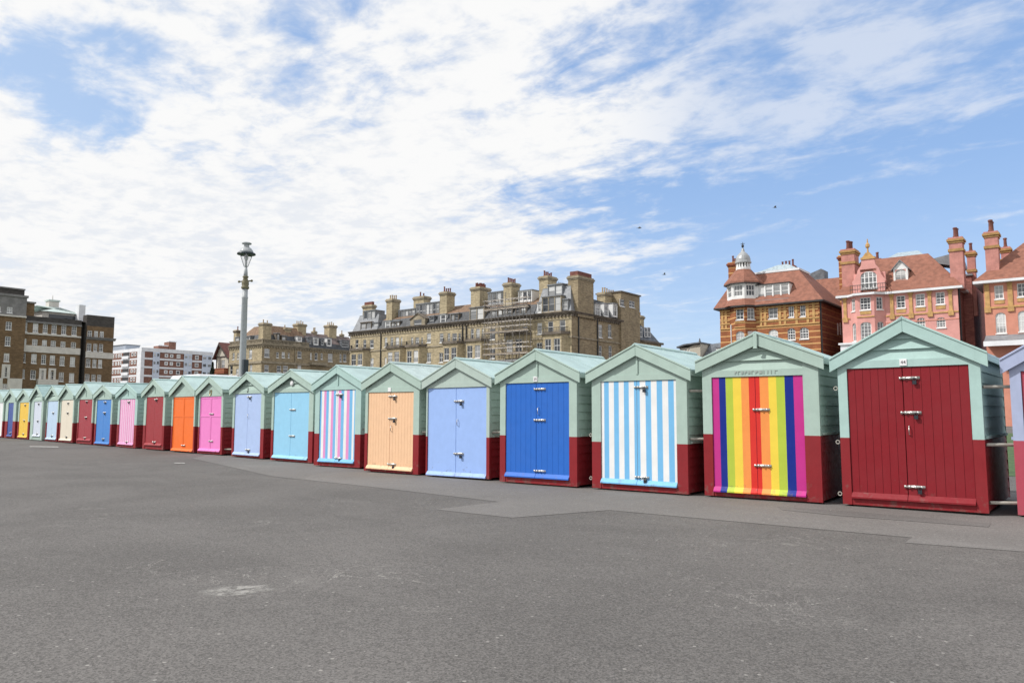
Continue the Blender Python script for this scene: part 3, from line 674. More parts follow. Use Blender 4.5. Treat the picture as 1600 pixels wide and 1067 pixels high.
def front(y=0.0): return lambda a, z, d: (a, y - d, z)
def side(x=0.0): return lambda a, z, d: (x + d, a, z)
def slanted(x, y, ang):                       # wall starting at (x,y) running along ang, outward to its right
    ca, sa = math.cos(ang), math.sin(ang)
    return lambda a, z, d: (x + a * ca + d * sa, y + a * sa - d * ca, z)

def facade(mb, P, a0, a1, z0, z1, holes, m=0, reveal=0.2, rm=None, arch=0.0):
    rm = m if rm is None else rm
    hs = [(max(a0, h[0]), min(a1, h[1]), max(z0, h[2]), min(z1, h[3])) for h in holes]
    hs = [h for h in hs if h[1] > h[0] + .02 and h[3] > h[2] + .02]
    zs = sorted({z0, z1} | {h[2] for h in hs} | {h[3] for h in hs})
    for za, zb in zip(zs, zs[1:]):
        if zb - za < 1e-5: continue
        zm = (za + zb) / 2; cuts = sorted((h[0], h[1]) for h in hs if h[2] < zm < h[3]); a = a0
        for c0, c1 in cuts + [(a1, a1)]:
            if c0 > a + 1e-5: mb.face([P(a, za, 0), P(c0, za, 0), P(c0, zb, 0), P(a, zb, 0)], m)
            a = max(a, c1)
    for h0, h1, g0, g1 in hs:
        for A, B in (((h0, g0), (h1, g0)), ((h1, g0), (h1, g1)), ((h1, g1), (h0, g1)), ((h0, g1), (h0, g0))):
            mb.face([P(A[0], A[1], 0), P(B[0], B[1], 0), P(B[0], B[1], -reveal), P(A[0], A[1], -reveal)], rm)

def add_window(B, P, a0, a1, z0, z1, nx=1, nz=1, fm='white', depth=-0.10, fw=0.11, bw=0.055, sill=True, surround=None, arch=0.0, meeting=True, parent=None, one=False):
    b = MB(); f0, f1 = depth - 0.06, depth
    b.pbox(P, a0, a0 + fw, z0, z1, f0, f1); b.pbox(P, a1 - fw, a1, z0, z1, f0, f1)
    b.pbox(P, a0 + fw, a1 - fw, z0, z0 + fw, f0, f1); b.pbox(P, a0 + fw, a1 - fw, z1 - fw, z1, f0, f1)
    for i in range(1, nx + 1):
        x = a0 + (a1 - a0) * i / (nx + 1); b.pbox(P, x - bw / 2, x + bw / 2, z0 + fw, z1 - fw, f0 + .02, f1 - .01)
    xs = [a0 + fw] + [a0 + (a1 - a0) * i / (nx + 1) for i in range(1, nx + 1)] + [a1 - fw]
    for i in range(1, nz + 1):
        z = z0 + (z1 - z0) * i / (nz + 1); w = bw * (1.5 if (meeting and 2 * i == nz + 1) else 0.8)
        for k in range(nx + 1):
            b.pbox(P, xs[k] + (bw / 2 if k else 0), xs[k + 1] - (bw / 2 if k < nx else 0), z - w / 2, z + w / 2, f0 + .02, f1 - .01)
    if arch > 0:                              # curved heads: fill the corners above the springing
        n = 6; zc = z1 - arch; xc = (a0 + a1) / 2; hw = (a1 - a0) / 2
        for sg in (-1, 1):
            for i in range(n):
                t0, t1 = i / n, (i + 1) / n; x0, x1 = xc + sg * hw * t0, xc + sg * hw * t1
                y0, y1 = zc + arch * math.sqrt(max(0, 1 - t0 * t0)), zc + arch * math.sqrt(max(0, 1 - t1 * t1))
                b.face([P(x0, y0, -.004), P(x1, y1, -.004), P(x1, z1, -.004), P(x0, z1, -.004)], 1)
    if sill: b.pbox(P, a0 - 0.06, a1 + 0.06, z0 - 0.14, z0 - .004, -.02, 0.10)
    if surround:
        w = surround
        b.pbox(P, a0 - w, a0 - .003, z0, z1 + w, .003, .09); b.pbox(P, a1 + .003, a1 + w, z0, z1 + w, .003, .09); b.pbox(P, a0 - .003, a1 + .003, z1 + .003, z1 + w, .003, .07)
    mats = [fm, B.spandrel if arch > 0 else fm]
    gl = MB(); gl.face([P(a0 + fw * .5, z0 + fw * .5, f0 + .025), P(a1 - fw * .5, z0 + fw * .5, f0 + .025), P(a1 - fw * .5, z1 - fw * .5, f0 + .025), P(a0 + fw * .5, z1 - fw * .5, f0 + .025)])
    if one:
        for f in gl.f: b.face([gl.v[i] for i in f], len(mats))
        return b.build('window', mats + ['glass'], parent or B.e)
    o = b.build('window', mats, parent or B.e)
    gl.build('pane', 'glass', o)
    return o

def rects(fn, zm, lst, y0=None, y1=None):
    """surveyed openings -> (a0,a1,z0,z1) on a wall plane"""
    zx, zy, sc = zm; out = []
    for it in lst:
        X0, X1 = it[0], it[1]; Y0, Y1 = (it[2], it[3]) if len(it) > 3 else (y0, y1)
        xm, ym = (X0 + X1) / 2, (Y0 + Y1) / 2
        a = fn(zx + X0 / sc, zy + ym / sc)[0]; c = fn(zx + X1 / sc, zy + ym / sc)[0]
        zt = fn(zx + xm / sc, zy + Y0 / sc)[1]; zb = fn(zx + xm / sc, zy + Y1 / sc)[1]
        out.append((min(a, c), max(a, c), zb, zt))
    return out

POT = {}
def pot(m):
    if m not in POT:
        b = MB(); b.lathe((0, 0, 0), [(.17, 0), (.17, .1), (.13, .14), (.115, .62), (.15, .64), (.15, .74), (.09, .76)], 8); POT[m] = b.mesh('chimney_pot', [m])
    return POT[m]

def chimney(B, x, y, w, d, z0, z1, m, cap, pots=4, potm='red_pot', parent=None, bandm=None, along='y', slab=0.0, pscale=1.15):
    b = MB(); h = z1 - z0
    b.box(x - w / 2, x + w / 2, y - d / 2, y + d / 2, z0, z1 - .75, 0)
    b.box(x - w / 2 - .10, x + w / 2 + .10, y - d / 2 - .10, y + d / 2 + .10, z1 - .75, z1 - .5, 1)
    b.box(x - w / 2 - .22, x + w / 2 + .22, y - d / 2 - .22, y + d / 2 + .22, z1 - .5, z1 - .22, 1)
    b.box(x - w / 2 - .08, x + w / 2 + .08, y - d / 2 - .08, y + d / 2 + .08, z1 - .22, z1, 0)
    if bandm is not None and h > 3.5:
        zz = z1 - h * bandm; b.box(x - w / 2 - .12, x + w / 2 + .12, y - d / 2 - .12, y + d / 2 + .12, zz - .22, zz + .12, 1)
    if slab: b.box(x - w / 2 + .2, x + w / 2 - .2, y - d / 2 + .3, y + d / 2 - .3, z1, z1 + slab * .8, 2)
    c = b.build('chimney', [m, cap, 'red_pot'], parent or B.e)
    L = d if along == 'y' else w
    for i in range(pots):
        t = (i + .5) / pots - .5
        px, py = (x, y + t * (d - .1)) if along == 'y' else (x + t * (w - .1), y)
        o = obj('chimney_pot', pot(potm), c, (px, py, z1 + slab)); o.scale = (pscale, pscale, pscale * random.uniform(.85, 1.25))
    return c

def dormer(B, x0, x1, z0, z1, y0, y1, wallm, roofm, nwin=1, nx=0, nz=1, fm='white', gable=0.0, P=None, over=.12, margin=.16, arch=0.0, sidex=None):
    """box dormer with windows in its face"""
    b = MB(); P = front(y0)
    n = nwin; w = (x1 - x0 - margin) / n
    hs = [(x0 + margin + i * w, x0 + (i + 1) * w, z0 + .28, z1 - .14) for i in range(n)]
    facade(b, P, x0, x1, z0, z1, hs, 0, .14)
    b.face([(x0, y0, z0), (x0, y1, z0), (x0, y1, z1), (x0, y0, z1)], 0); b.face([(x1, y0, z0), (x1, y1, z0), (x1, y1, z1), (x1, y0, z1)], 0)
    d = None
    if gable:
        xc = (x0 + x1) / 2
        b.face([(x0, y0, z1), (x1, y0, z1), (xc, y0, z1 + gable)], 0)
        for sg, xe in ((-1, x0), (1, x1)):
            e = xe + sg * over; ze = z1 - gable * over / (xc - x0)
            b.hexa([(xc, y0 - over, z1 + gable), (e, y0 - over, ze), (e, y1, ze), (xc, y1, z1 + gable), (xc, y0 - over, z1 + gable + .12), (e, y0 - over, ze + .12), (e, y1, ze + .12), (xc, y1, z1 + gable + .12)], 1)
    else:
        b.box(x0 - over, x1 + over, y0 - over, y1, z1, z1 + .16, 1)
    d = b.build('dormer', [wallm, roofm], B.e)
    for h in hs: add_window(B, P, *h, nx=nx, nz=nz, fm=fm, sill=False, parent=d, one=True, fw=.08, arch=arch)
    return d

def band(B, name, P, a0, a1, z0, z1, d, m, d0=0.002):
    b = MB(); b.pbox(P, a0, a1, z0, z1, d0, d); return b.build(name, m, B.e)

def moulding(B, name, P, a0, a1, z, m, steps=((0.0, .25, .15), (.25, .5, .4), (.5, .62, .55)), dentil=0.0):
    b = MB()
    for s0, s1, dd in steps: b.pbox(P, a0 - dd * .0, a1 + dd * .0, z + s0 + (.002 if s0 else 0), z + s1, .002, dd)
    if dentil:
        a = a0
        while a < a1 - .3: b.pbox(P, a, a + dentil * .4, z - .28, z - .003, .002, .3); a += dentil
    return b.build(name, m, B.e)

def pipe(B, pts, r=.08, m='iron', name='drainpipe'):
    b = MB()
    for a, c in zip(pts, pts[1:]): b.tube(a, c, r, n=6)
    return b.build(name, m, B.e)

# ============================================================ 1. long gault brick terrace
def terrace():
    B = Bld('terraced_building', 'long yellow brick terrace with slate mansards and many chimneys behind the middle huts', -72.87, 110.0)
    B.spandrel = 't_brick'
    z1, z2 = (540, 400, 5.927), (790, 400, 6.276)
    xl = -58.2; H = 18.5; DP = 17.0
    F, S = B.F, B.S
    # row of windows under the cornice and the row below it
    r1 = rects(F, z1, [(90, 118), (163, 190), (224, 260)], 775, 852) + rects(F, z1, [(360, 385), (415, 440), (461, 494), (510, 525), (605, 625), (646, 680), (700, 715)], 752, 842)
    r1 += rects(F, z1, [(752, 790), (870, 905), (944, 968), (987, 1030), (1045, 1066)], 715, 802) + rects(F, z1, [(1158, 1186), (1208, 1242), (1262, 1278), (1332, 1385), (1466, 1500)], 672, 775)
    r1 += rects(F, z2, [(170, 215)], 690, 770) + rects(F, z2, [(310, 356, 655, 765), (415, 466, 642, 752), (528, 586, 628, 748)])
    r2 = rects(F, z1, [(84, 106), (144, 176), (228, 258)], 945, 1030) + rects(F, z1, [(360, 384)], 938, 1010) + rects(F, z1, [(752, 790), (866, 904)], 895, 985) + rects(F, z1, [(1334, 1386)], 862, 950) + rects(F, z2, [(302, 358, 850, 935)])
    holes = r1 + r2
    # bays under the balconies: (left, right) in the survey
    bays = []
    for X0, X1, Y, zm in ((62, 205, 872, z1), (395, 548, 850, z1), (572, 726, 838, z1), (912, 1082, 808, z1), (1122, 1306, 785, z1), (0, 225, 770, z2), (372, 602, 762, z2)):
        a = F(zm[0] + X0 / zm[2], zm[1] + Y / zm[2])[0]; c, zt = F(zm[0] + X1 / zm[2], zm[1] + Y / zm[2], -.6)
        bays.append((a, c, zt))
    w = MB(); P = front()
    facade(w, P, xl, 0, 0, H, [h for h in holes if h[0] > xl], 0, .25)
    # right flank
    PS = side()
    s1 = rects(S, z2, [(912, 950), (1004, 1040), (1088, 1126)], 672, 800) + rects(S, z2, [(1214, 1224), (1232, 1244), (1252, 1264)], 648, 755)
    s2 = rects(S, z2, [(915, 946), (1010, 1044), (1096, 1128)], 880, 1000)
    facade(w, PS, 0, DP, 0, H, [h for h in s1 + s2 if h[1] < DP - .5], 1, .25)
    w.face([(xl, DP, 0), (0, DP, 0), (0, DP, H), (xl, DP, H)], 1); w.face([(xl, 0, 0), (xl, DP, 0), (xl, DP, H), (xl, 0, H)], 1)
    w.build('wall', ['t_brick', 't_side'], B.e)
    for h in [h for h in r1 if h[0] > xl]: add_window(B, P, *h, nz=1, nx=0 if h[1] - h[0] < 1.6 else 1)
    for h in [h for h in r2 if h[0] > xl]: add_window(B, P, *h, nz=1, nx=1)
    for h in [h for h in s1 + s2 if h[1] < DP - .5]: add_window(B, PS, *h, nz=1, nx=0 if h[1] - h[0] < 1 else 1)
    moulding(B, 'cornice', P, xl - .3, .45, H, 't_dark', dentil=.75); moulding(B, 'cornice', PS, 0.01, DP + .4, H, 't_dark', dentil=.75)
    zs = F(893, 526)[1]
    band(B, 'string_course', P, xl, .1, zs - .12, zs + .18, .14, 't_stone'); band(B, 'string_course', PS, 0.0, DP, zs - .12, zs + .18, .14, 't_stone')
    band(B, 'string_course', P, xl, .1, zs + 3.1, zs + 3.25, .08, 't_stone')
    for a, c, zt in bays:
        b = MB(); pr = 1.15; cut = .8
        A = [(a, 0), (a + cut, -pr), (c - cut, -pr), (c, 0)]
        Pf = front(-pr); n = 2; ww = (c - a - 2 * cut) / 2
        hs = [(a + cut + i * ww + .28, a + cut + (i + 1) * ww - .28, zt - 3.2, zt - .75) for i in range(2)]
        facade(b, Pf, a + cut, c - cut, 0, zt, hs, 0, .2)
        for (p, q) in ((A[0], A[1]), (A[2], A[3])): b.face([(p[0], p[1], 0), (q[0], q[1], 0), (q[0], q[1], zt), (p[0], p[1], zt)], 0)
        o = b.build('bay', ['t_brick'], B.e)
        for h in hs: add_window(B, Pf, *h, nz=1, nx=1, parent=o, one=True)
        k = MB(); ex = .3
        k.prism([(a - ex, 0.0, zt), (a + cut - .1, -pr - ex, zt), (c - cut + .1, -pr - ex, zt), (c + ex, 0.0, zt)], [(a - ex, 0.0, zt + .5), (a + cut - .1, -pr - ex, zt + .5), (c - cut + .1, -pr - ex, zt + .5), (c + ex, 0.0, zt + .5)])
        bo = k.build('balcony', 't_dark', B.e)
        rl = MB(); pts = [(a, -.1, 0), (a + cut, -pr, 0), (c - cut, -pr, 0), (c, -.1, 0)]
        for hz in (.75, 1.25):
            for p, q in zip(pts, pts[1:]): rl.tube((p[0], p[1], zt + hz), (q[0], q[1], zt + hz), .035, n=5)
        for p, q in zip(pts, pts[1:]):
            for i in range(7):
                x = p[0] + (q[0] - p[0]) * i / 7; y = p[1] + (q[1] - p[1]) * i / 7; rl.tube((x, y, zt + .5), (x, y, zt + 1.25), .025, n=4)
        rl.build('railing', 'iron', bo)
    # ---- roofs: dark mansard, brown tiled top
    xa, xb = -49.6, -8.4                       # ends of the plain middle part
    r = MB()
    def mansard(x0, x1, za, zb, ya, yb, m0, m1, zr, yr, back=DP):
        r.face([(x0, ya, za), (x1, ya, za), (x1, yb, zb), (x0, yb, zb)], m0)
        r.face([(x0, yb, zb), (x1, yb, zb), (x1, yr, zr), (x0, yr, zr)], m1)
        r.face([(x0, yr, zr), (x1, yr, zr), (x1, back, zb - .5), (x0, back, zb - .5)], m1)
        for x in (x0, x1): r.face([(x, ya, za), (x, yb, zb), (x, yr, zr), (x, back, zb - .5), (x, back, za)], m0)
    mansard(xa, xb, H + .62, 21.2, .3, 1.6, 0, 2, 23.3, 5.5)
    # taller slate pavilions at each end
    def pavilion(x0, x1, zt, m, y1):
        a, t = .25, 1.15
        lo = [(x0 + a, a, H + .62), (x1 - a, a, H + .62), (x1 - a, y1, H + .62), (x0 + a, y1, H + .62)]
        hi = [(x0 + t, t + .4, zt), (x1 - t, t + .4, zt), (x1 - t, y1 - .6, zt), (x0 + t, y1 - .6, zt)]
        r.prism(lo, hi, m); r.prism(hi, [(p[0], p[1], zt + .2) for p in hi], 1)
    pavilion(xb, 0, 23.7, 3, 6.5); pavilion(xl, xa, 22.6, 3, 8.0)
    # flank roof behind the right pavilion
    r.prism([(-8.1, 6.5, H + .62), (-.25, 6.5, H + .62), (-.25, DP, H + .62), (-8.1, DP, H + .62)], [(-7, 6.5, 22.6), (-1.9, 6.5, 22.6), (-1.9, DP, 22.4), (-7, DP, 22.4)], 0)
    r.build('roof', ['slate_dark', 'lead', 't_tile', 'lead'], B.e)
    q = MB(); q.box(-6.6, -2.2, 2.4, 6, 23.9, 24.5); q.build('roof_platform', 'lead', B.e)
    # ---- dormers
    def dz(zm, X0, X1, Y0, Y1, y): 
        a, zt = F(zm[0] + X0 / zm[2], zm[1] + Y0 / zm[2], y); c, zb = F(zm[0] + X1 / zm[2], zm[1] + Y1 / zm[2], y); return a, c, zb, zt
    for zm, X0, X1, Y0, Y1, y, wm, rm, n, nx, nz, fm in (
            (z1, 165, 272, 515, 600, 1.2, 'lead', 'lead', 3, 0, 0, 'white'), (z1, 138, 236, 622, 712, .35, 't_dark', 't_dark', 2, 0, 1, 'grey_frame'), (z1, 252, 302, 622, 700, .5, 'lead', 'lead', 1, 0, 1, 'white'),
            (z1, 368, 412, 606, 696, .5, 'white', 'lead', 1, 0, 1, 'white'), (z1, 420, 498, 612, 692, .5, 't_dark', 'lead', 3, 0, 1, 'white'), (z1, 488, 642, 508, 566, 2.6, 'lead', 'lead', 5, 0, 0, 'white'),
            (z1, 650, 868, 452, 560, 2.4, 'lead', 'lead', 7, 0, 1, 'white'), (z1, 775, 818, 562, 652, .5, 'slate', 'lead', 1, 0, 1, 'white'), (z1, 878, 926, 545, 636, .5, 'white', 'lead', 1, 0, 1, 'white'), (z1, 972, 1045, 540, 628, .5, 't_dark', 'lead', 2, 0, 1, 'grey_frame'),
            (z1, 1148, 1280, 486, 602, .3, 't_stone', 'slate', 2, 0, 1, 'grey_frame'), (z1, 1345, 1400, 485, 585, .5, 'lead', 'lead', 1, 0, 1, 'white'), (z1, 1405, 1541, 480, 575, .6, 't_dark', 'slate', 3, 0, 1, 'white'), (z1, 1318, 1482, 345, 440, 2.8, 'lead', 'lead', 4, 0, 0, 'white'),
            (z2, 122, 258, 350, 442, 2.8, 'white', 'lead', 3, 0, 0, 'white'), (z2, 95, 200, 490, 590, .6, 't_dark', 'slate', 2, 0, 1, 'grey_frame'),
            (z2, 412, 556, 292, 395, 1.0, 'lead', 'lead', 2, 0, 1, 'grey_frame'), (z2, 355, 545, 408, 548, -.1, 't_stone', 'lead', 3, 0, 1, 'grey_frame'), (z2, 550, 612, 432, 530, .2, 'lead', 'lead', 1, 0, 1, 'white'), (z2, 312, 352, 462, 560, .1, 'white', 'lead', 1, 0, 1, 'white')):
        a, c, zb, zt = dz(zm, X0, X1, Y0, Y1, y)
        dormer(B, a, c, max(zb, H + .5), zt, y, y + 2.8, wm, rm, n, nx, nz, fm, margin=.14)
    # pedimented stone dormer
    a, c, zb, zt = dz(z1, 600, 735, 590, 672, .1)
    dormer(B, a, c, zb, zt, .1, 3, 't_stone', 't_dark', 1, 0, 1, 'white', gable=1.1, margin=1.0, over=.2)
    # flank dormers
    for X0, X1 in ((890, 942), (974, 1020), (1060, 1106)):
        (b0, b1, g0, g1), = rects(S, z2, [(X0, X1, 470, 600)])
        k = MB(); Pq = side(-.2); facade(k, Pq, b0, b1, g0, g1, [(b0 + .15, b1 - .15, g0 + .2, g1 - .15)], 0, .12)
        k.face([(-.2, b0, g0), (-2.6, b0, g0), (-2.6, b0, g1), (-.2, b0, g1)], 0); k.face([(-.2, b1, g0), (-2.6, b1, g0), (-2.6, b1, g1), (-.2, b1, g1)], 0); k.box(-2.6, -.05, b0 - .1, b1 + .1, g1 + .001, g1 + .15, 1)
        o = k.build('dormer', ['white', 'lead'], B.e); add_window(B, Pq, b0 + .15, b1 - .15, g0 + .2, g1 - .15, nx=1, nz=1, sill=False, parent=o, one=True)
    # stair tower at the back of the flank
    t0, _ = S(968, 500); t1, zt = S(997, 464)
    k = MB(); Pt = side(.35); tw = rects(lambda a, b: B.S(a, b, .35), z2, [(1126, 1166, 425, 495), (1212, 1268, 440, 505)])
    facade(k, Pt, t0, t1, 0, zt, tw, 0, .2); k.face([(.35, t0, 0), (-5, t0, 0), (-5, t0, zt), (.35, t0, zt)], 0); k.face([(.35, t1, 0), (-5, t1, 0), (-5, t1, zt), (.35, t1, zt)], 0); k.face([(-5, t0, 0), (-5, t1, 0), (-5, t1, zt), (-5, t0, zt)], 0)
    k.box(-5.2, .6, t0 - .2, t1 + .2, zt, zt + .25, 1)
    tow = k.build('stair_tower', ['t_side', 't_dark'], B.e)
    for h in tw: add_window(B, Pt, *h, nx=1, nz=1, parent=tow, one=True)
    # lower annex behind
    a0, za = S(999, 522); a1, _ = S(1026, 532)
    k = MB(); k.box(-9, .5, a0, a1 + 1, 0, za - 1.6, 0); k.box(-9.2, .9, a0, a1 + 1.4, za - 1.599, za - 1.2, 1)
    k.prism([(-8.8, a0, za - 1.198), (.3, a0, za - 1.198), (.3, a1 + .8, za - 1.198), (-8.8, a1 + .8, za - 1.198)], [(-7, a0, za + 2.6), (-1.4, a0, za + 2.6), (-1.4, a1 - 1, za + 1.6), (-7, a1 - 1, za + 1.6)], 2)
    an = k.build('annex', ['t_brick', 't_dark', 'slate'], B.e)
    for X0, X1 in ((1310, 1338), (1358, 1386), (1390, 1418)):
        (b0, b1, g0, g1), = rects(lambda a, b: B.S(a, b, .1), z2, [(X0, X1, 700, 795)])
        add_window(B, side(.12), b0, b1, g0, g1, nx=0, nz=1, depth=.05, sill=False, parent=an, one=True)
    # ---- chimneys
    for px, py, y, w, d, n, pm in ((577, 477, 4.5, 3.0, 1.2, 0, 'red_pot'), (614.5, 468, 2.6, 1.75, 2.3, 4, 'buff_pot'), (659.5, 464, 4.0, 3.0, 2.0, 2, 'red_pot'), (699, 457, 3.0, 1.9, 2.4, 4, 'red_pot'),
                                   (751, 450, 4.0, 2.3, 3.2, 8, 'red_pot'), (799.5, 443, 3.0, 1.9, 2.6, 5, 'red_pot'), (856, 433, 4.5, 2.0, 2.8, 5, 'red_pot')):
        x, z = F(px, py, y); chimney(B, x, y, w, d, 19.5, z, 't_brick', 't_stone', n, pm, slab=.9 if n == 0 else 0)
    # the great stack at the corner stands on the flank wall
    y0, zt = S(901.5, 431, .3); y1, _ = S(928, 432, .3)
    chimney(B, -.7, (y0 + y1) / 2 , 2.1, (y1 - y0) - .5, H - .2, zt + .2, 't_side', 't_stone', 0, slab=1.0)
    y0, zt = S(946, 456, -1.5); y1, _ = S(966, 456, -1.5)
    chimney(B, -2.4, (y0 + y1) / 2, 1.6, max(2.4, y1 - y0), 20, zt, 't_brick', 't_stone', 6, 'buff_pot')
    y0, zt = S(1001, 493, -1.5); chimney(B, -2, y0 + .6, 1.2, 1.2, 14, zt, 't_brick', 't_stone', 1)
    # ---- rainwater pipes
    for px in (595.5, 723, 729): x, _ = F(px, 540); pipe(B, [(x, -.12, 0), (x, -.12, H - .3)], .14)
    for px in (903.5, 933, 978): y, _ = S(px, 540); pipe(B, [(.12, y, 0), (.12, y, H - .3)], .13)
    x, _ = F(628, 550); pipe(B, [(xa + 24.6, -.1, 10), (xa + 24.6, -.1, 13.4)], .1)
    xq0, xq1 = F(775, 563, -1.5)[0], F(832, 560, -1.5)[0]; zq = F(806, 561.3, -1.5)[1]
    k = MB(); k.box(xq0, xq1, -1.7, -1.18, zq - .35, zq); k.box(xq0, xq1, -1.66, -1.2, zq - 1.4, zq - 1.0); k.build('white_balcony', 'w_white', B.e)
    # roof aerials
    for px, py in ((737, 452), (873, 440)):
        x, z = F(px, py, 6); b = MB(); b.tube((x, 6, 22.5), (x, 6, z), .04, n=5); b.tube((x - .6, 6, z - .3), (x + .6, 6, z - .3), .03, n=5); b.build('aerial', 'iron', B.e)
    return B
TB = terrace()

# scaffolding in front of the terrace, its own thing
def scaffold():
    B = TB; x0, _ = B.F(763, 520, -1.6); x1, _ = B.F(829, 520, -1.6)
    o = Bld('scaffolding', 'grey tube scaffolding with board decks against the long terrace', B.p0, B.q0, 'scaffolding')
    t = MB()
    n = 7
    for i in range(n):
        x = x0 + (x1 - x0) * i / (n - 1)
        for y in (-1.6, -2.7): t.tube((x, y, 0), (x, y, 23.2 if i % 2 else 22.2), .055, n=6)
        for z in (4, 8, 12, 14, 16, 18, 20.2, 22): t.tube((x, -1.4, z), (x, -2.8, z), .045, n=5)
    for z in (4, 8, 12, 13.2, 14, 16, 17.1, 18, 20.2, 21.2, 22):
        for y in (-1.6, -2.7): t.tube((x0 - .4, y, z), (x1 + .4, y, z), .05, n=5)
    for i in range(0, n - 1, 2):
        a, c = x0 + (x1 - x0) * i / (n - 1), x0 + (x1 - x0) * (i + 1) / (n - 1); t.tube((a, -2.72, 8), (c, -2.72, 12), .045, n=5); t.tube((c, -2.72, 12), (a, -2.72, 16), .045, n=5); t.tube((a, -2.72, 16), (c, -2.72, 20), .045, n=5)
    t.build('scaffold_tubes', 'scaf', o.e)
    for z in (8.06, 12.06, 16.06, 20.26):
        b = MB()
        for k in range(4): b.box(x0 - .2, x1 + .2, -2.66 + k * .26, -2.66 + k * .26 + .235, z, z + .05)
        b.box(x0 - .2, x1 + .2, -2.76, -2.72, z + .05, z + .25); b.build('board_deck', 'plank', o.e)
scaffold()

